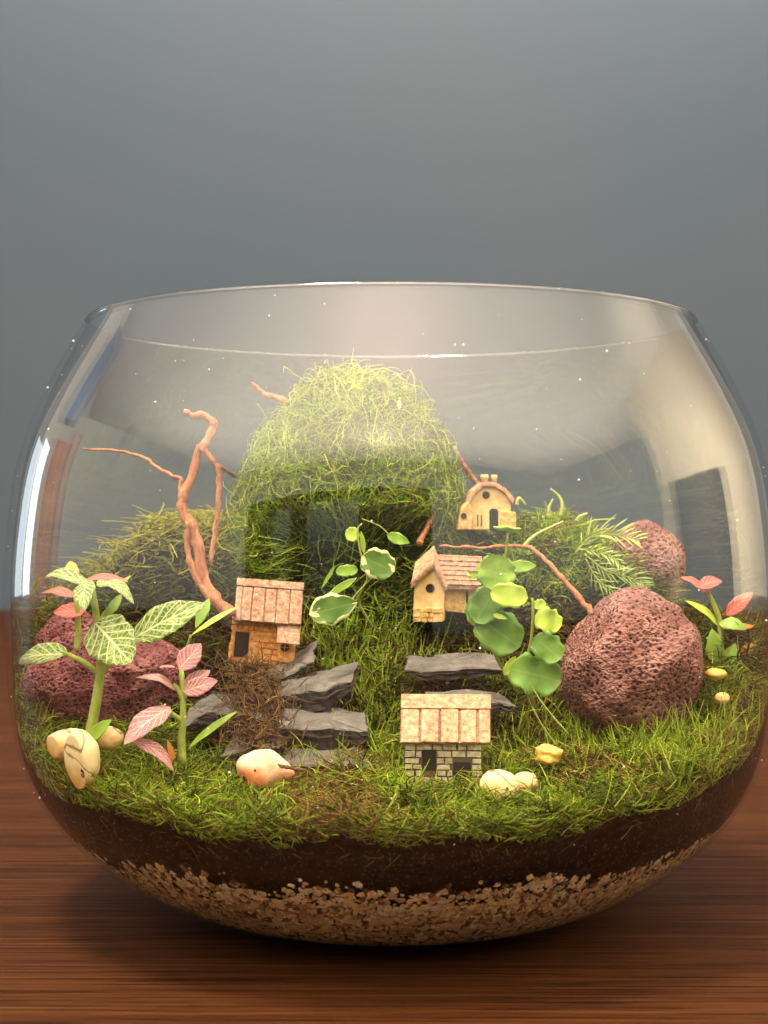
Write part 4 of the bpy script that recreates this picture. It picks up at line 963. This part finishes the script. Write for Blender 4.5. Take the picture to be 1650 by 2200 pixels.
def disc_leaf(par, px, py, y, w_, h_, ang, mat, face=(0, -1, 0.15), arch=0.02, cup=0.10, shape='round', wave=0.05):
    c = P(px, py, y); s = (D+y)/F; a_ = R(ang); d = Vector((math.cos(a_), 0, math.sin(a_)))*w_*s
    return leaf(par, c-d, c+d, 2*h_*s, mat, face, arch, cup, shape, wave)
# E: variegated sprig in the middle
y0 = -3.4; pe = thing('creeping_plant', 'sprig of round green leaves with cream edges in front of the dark moss hollow', 'creeping plant', P(790, 1330, y0), 'variegated creeping plants')
stem(pe, PL([(800, 1345, y0+.4), (770, 1290, y0+.2), (790, 1240, y0), (775, 1190, y0), (768, 1140, y0), (778, 1125, y0)]), 0.035, 0.025)
stem(pe, PL([(740, 1340, y0), (755, 1290, y0), (800, 1240, y0)]), 0.03, 0.02)
stem(pe, PL([(835, 1148, y0), (815, 1130, y0), (778, 1115, y0)]), 0.022, 0.018)
disc_leaf(pe, 812, 1212, y0-.2, 39, 33, -25, M['var_g'])
disc_leaf(pe, 716, 1307, y0-.3, 54, 36, 14, M['var_g'], shape='oval')
disc_leaf(pe, 733, 1262, y0, 40, 10, 32, M['var_y'], shape='spear')
disc_leaf(pe, 757, 1148, y0, 16, 16, 0, M['leaf_y'])
disc_leaf(pe, 856, 1158, y0+.2, 26, 14, -20, M['leaf_g'], shape='oval')
disc_leaf(pe, 745, 1226, y0+.4, 24, 13, 5, M['leaf_g'])
disc_leaf(pe, 779, 1165, y0+.1, 26, 7, -82, M['leaf_y'], shape='spear')
disc_leaf(pe, 705, 1240, y0+.4, 30, 5, 60, M['leaf_g'], shape='spear')
# F: lime leaves in front of the gabled house
y0 = -4.4; pf = thing('creeping_plant', 'tall sprig of overlapping lime green leaves right of the gabled house', 'creeping plant', P(1120, 1480, y0), 'variegated creeping plants')
stem(pf, PL([(1115, 1490, y0+.6), (1060, 1400, y0+.4), (1040, 1330, y0+.3), (1070, 1260, y0+.2), (1086, 1195, y0+.1), (1091, 1140, y0)]), 0.045, 0.035)
disc_leaf(pf, 1090, 1133, y0, 31, 16, -4, M['few_y'], face=(0, -.12, 1), cup=0.5)
disc_leaf(pf, 1066, 1230, y0-.4, 39, 42, 80, M['few_y'])
disc_leaf(pf, 1018, 1236, y0-.2, 10, 15, 90, M['leaf_y'])
disc_leaf(pf, 1122, 1217, y0-.1, 31, 15, 3, M['few_y'], shape='oval')
disc_leaf(pf, 1094, 1279, y0-.6, 41, 27, -8, M['leaf_y'], shape='round')
disc_leaf(pf, 1043, 1300, y0, 44, 36, 60, M['few_g'])
disc_leaf(pf, 1072, 1358, y0+.1, 56, 48, -35, M['few_g'])
disc_leaf(pf, 1016, 1318, y0+.2, 28, 16, -75, M['few_y'])
disc_leaf(pf, 1075, 1325, y0-.3, 16, 6, -15, M['leaf_y'], shape='oval')
disc_leaf(pf, 1096, 1430, y0-.2, 24, 11, 60, M['leaf_y'], shape='oval')
# G: lower right sprig
y0 = -4.9; pg = thing('creeping_plant', 'low sprig of scalloped green leaves touching the big lava rock', 'creeping plant', P(1150, 1520, y0), 'variegated creeping plants')
stem(pg, PL([(1150, 1520, y0+.3), (1130, 1440, y0+.2), (1142, 1370, y0+.1), (1145, 1300, y0), (1142, 1285, y0)]), 0.045, 0.04)
stem(pg, PL([(1125, 1445, y0), (1165, 1510, y0-.2), (1222, 1578, y0-.4)]), 0.02, 0.02, name='runner')
stem(pg, PL([(1130, 1490, y0), (1160, 1550, y0-.1), (1200, 1610, y0-.2)]), 0.02, 0.02, name='runner')
disc_leaf(pg, 1178, 1333, y0-.2, 31, 27, -20, M['leaf_y'], wave=0.10)
disc_leaf(pg, 1160, 1299, y0, 14, 12, 10, M['leaf_y'])
disc_leaf(pg, 1128, 1296, y0, 5, 12, 90, M['leaf_y'], shape='oval')
disc_leaf(pg, 1176, 1392, y0-.3, 38, 33, -38, M['few_g'], wave=0.08)
disc_leaf(pg, 1150, 1450, y0-.1, 58, 44, -15, M['few_g'], wave=0.10)
# ferns on the right slope
def frond(par, pts, n_, ll, mat, r=0.03, wl=0.12):
    q = catmull(pts, 22); b = MB(); b.tube(q, [r*(1-0.6*i/21) for i in range(22)], 5); b.build('stalk', M['stem'], par, smooth=True)
    for i in range(n_):
        t = 0.12+0.86*i/n_; k = t*21; a_ = q[int(k)].lerp(q[min(21, int(k)+1)], k-int(k)); dv = (q[min(21, int(k)+1)]-q[int(k)]).normalized()
        for sgn in (-1, 1):
            sd = dv.cross(Vector((0, -1, 0.2))).normalized()*sgn; L = ll*math.sin(math.pi*(0.15+0.8*t))**0.8*random.uniform(0.55, 1.25)
            leaf(par, a_, a_+(sd*random.uniform(0.4, 0.75)+dv*0.95+Vector((0, random.gauss(0, .15), random.gauss(0, .1)))).normalized()*L, wl, mat, (0, -1, 0.5), 0.08, 0.1, 'spear', nu=5, nv=3, name='leaflet')
fm = m_plain('pale_fern_green', (0.40, 0.48, 0.12), 0.5, 0.25, 1.5); fm2 = m_plain('mid_fern_green', (0.24, 0.33, 0.07), 0.5, 0.25, 1.5)
y0 = 0.6; pf1 = thing('fern', 'pale green fern frond reaching towards the small rear lava rock', 'fern', P(1240, 1180, y0), 'small ferns')
frond(pf1, PL([(1235, 1190, y0), (1275, 1150, y0), (1330, 1150, y0-.2), (1378, 1162, y0-.4)]), 15, 0.8, fm, wl=0.055)
frond(pf1, PL([(1240, 1180, y0), (1285, 1185, y0), (1320, 1200, y0-.2), (1345, 1235, y0-.4)]), 11, 0.5, fm, wl=0.05)
y0 = -0.6; pf2 = thing('fern', 'darker feathery fern hanging down just above the big lava rock', 'fern', P(1270, 1220, y0), 'small ferns')
frond(pf2, PL([(1255, 1190, y0), (1300, 1225, y0), (1350, 1240, y0-.2), (1398, 1262, y0-.4)]), 13, 0.7, fm2, wl=0.05)
frond(pf2, PL([(1258, 1200, y0), (1280, 1240, y0), (1310, 1265, y0-.2), (1330, 1285, y0-.4)]), 10, 0.5, fm2, wl=0.05)
y0 = 3.2; pf3 = thing('seedling', 'curled green shoots rising from the ridge right of the pale yellow house', 'seedling', P(1190, 1110, y0), 'seedlings')
for l_ in ([(1205, 1110, y0), (1208, 1085, y0), (1200, 1065, y0), (1182, 1050, y0)], [(1178, 1110, y0), (1180, 1090, y0), (1188, 1072, y0)], [(1110, 1085, y0), (1115, 1070, y0), (1130, 1085, y0)],
           [(1240, 1120, y0), (1245, 1110, y0), (1262, 1103, y0)], [(1120, 1180, -2), (1150, 1150, -2), (1210, 1120, -2)]):
    stem(pf3, PL(l_), 0.07, 0.03, mat=fm, name='shoot')

# ------------------------------------------------------------------ twigs
def twig(label, runs, grp='twigs', mat=None):
    t = thing('twig', label, 'twig', P(*runs[0][0][0]), grp)
    for (pts, r0, r1) in runs:
        q = catmull(PL(pts), 34); q = [p+Vector((random.gauss(0, .012), 0, random.gauss(0, .012))) for p in q]
        q = [Vector(p) for p in keep_in([tuple(p) for p in q], 0.12)]
        b = MB(); b.tube(q, [(r0+(r1-r0)*i/33)*(1+0.10*math.sin(i*1.7)+random.gauss(0, .07)+(0.22 if i % 9 == 4 else 0)) for i in range(34)], 8); b.build('branch', mat or M['twig'], t, smooth=True)
    return t
y0 = -2.4
twig('gnarled orange twig standing left of the mound with curled tip', [
 ([(497, 1322, y0-.3), (462, 1288, y0-.2), (436, 1240, y0), (428, 1185, y0), (415, 1140, y0), (393, 1098, y0), (393, 1066, y0), (412, 1025, y0), (425, 972, y0), (438, 955, y0)], 0.20, 0.10),
 ([(430, 968, y0), (445, 945, y0), (458, 915, y0), (452, 900, y0), (432, 892, y0), (412, 893, y0), (395, 884, y0)], 0.125, 0.085),
 ([(436, 962, y0), (452, 985, y0+.1), (468, 1008, y0+.1), (469, 1060, y0+.1), (463, 1130, y0+.1), (452, 1215, y0)], 0.09, 0.06),
 ([(394, 1080, y0), (386, 1050, y0), (388, 1030, y0), (370, 1022, y0), (340, 1005, y0+.3), (305, 982, y0+.5), (250, 968, y0+.7), (178, 965, y0+1.0)], 0.075, 0.035),
 ([(404, 1120, y0-.1), (403, 1180, y0-.1), (418, 1235, y0-.1), (448, 1278, y0-.2), (490, 1318, y0-.3)], 0.07, 0.11)])
twig('dark thin twig running from the gnarled one into the mound', [([(448, 975, -1.8), (470, 1000, -1.2), (505, 1022, 0.2)], 0.07, 0.06)], mat=M['twig_d'])
y0 = -4.2
twig('thin orange twig arching down onto the big lava rock', [([(945, 1173, y0+1.4), (1020, 1176, y0+1), (1120, 1174, y0+.5), (1160, 1192, y0+.3), (1205, 1240, y0), (1245, 1285, y0-.2), (1272, 1318, y0-.4)], 0.035, 0.085)])
twig('reddish twig tip poking out of the left side of the mound top', [([(615, 862, 2.6), (590, 852, 3), (568, 845, 3.2), (540, 822, 3.2)], 0.10, 0.05)])
twig('reddish twig slanting behind the roof of the pale yellow house', [([(975, 960, 3.8), (995, 998, 4), (1025, 1040, 4.2), (1040, 1060, 4.2)], 0.07, 0.11)])
twig('short orange bark splinter in the hollow left of the gabled house', [([(935, 1098, 1.3), (924, 1120, 1.1), (910, 1150, 0.8), (898, 1170, 0.6)], 0.04, 0.10)])
twig('dark twig lying across the pinkish white shell', [([(598, 1645, -7.65), (625, 1650, -7.6), (655, 1655, -7.3)], 0.05, 0.035)], mat=M['twig_d'])
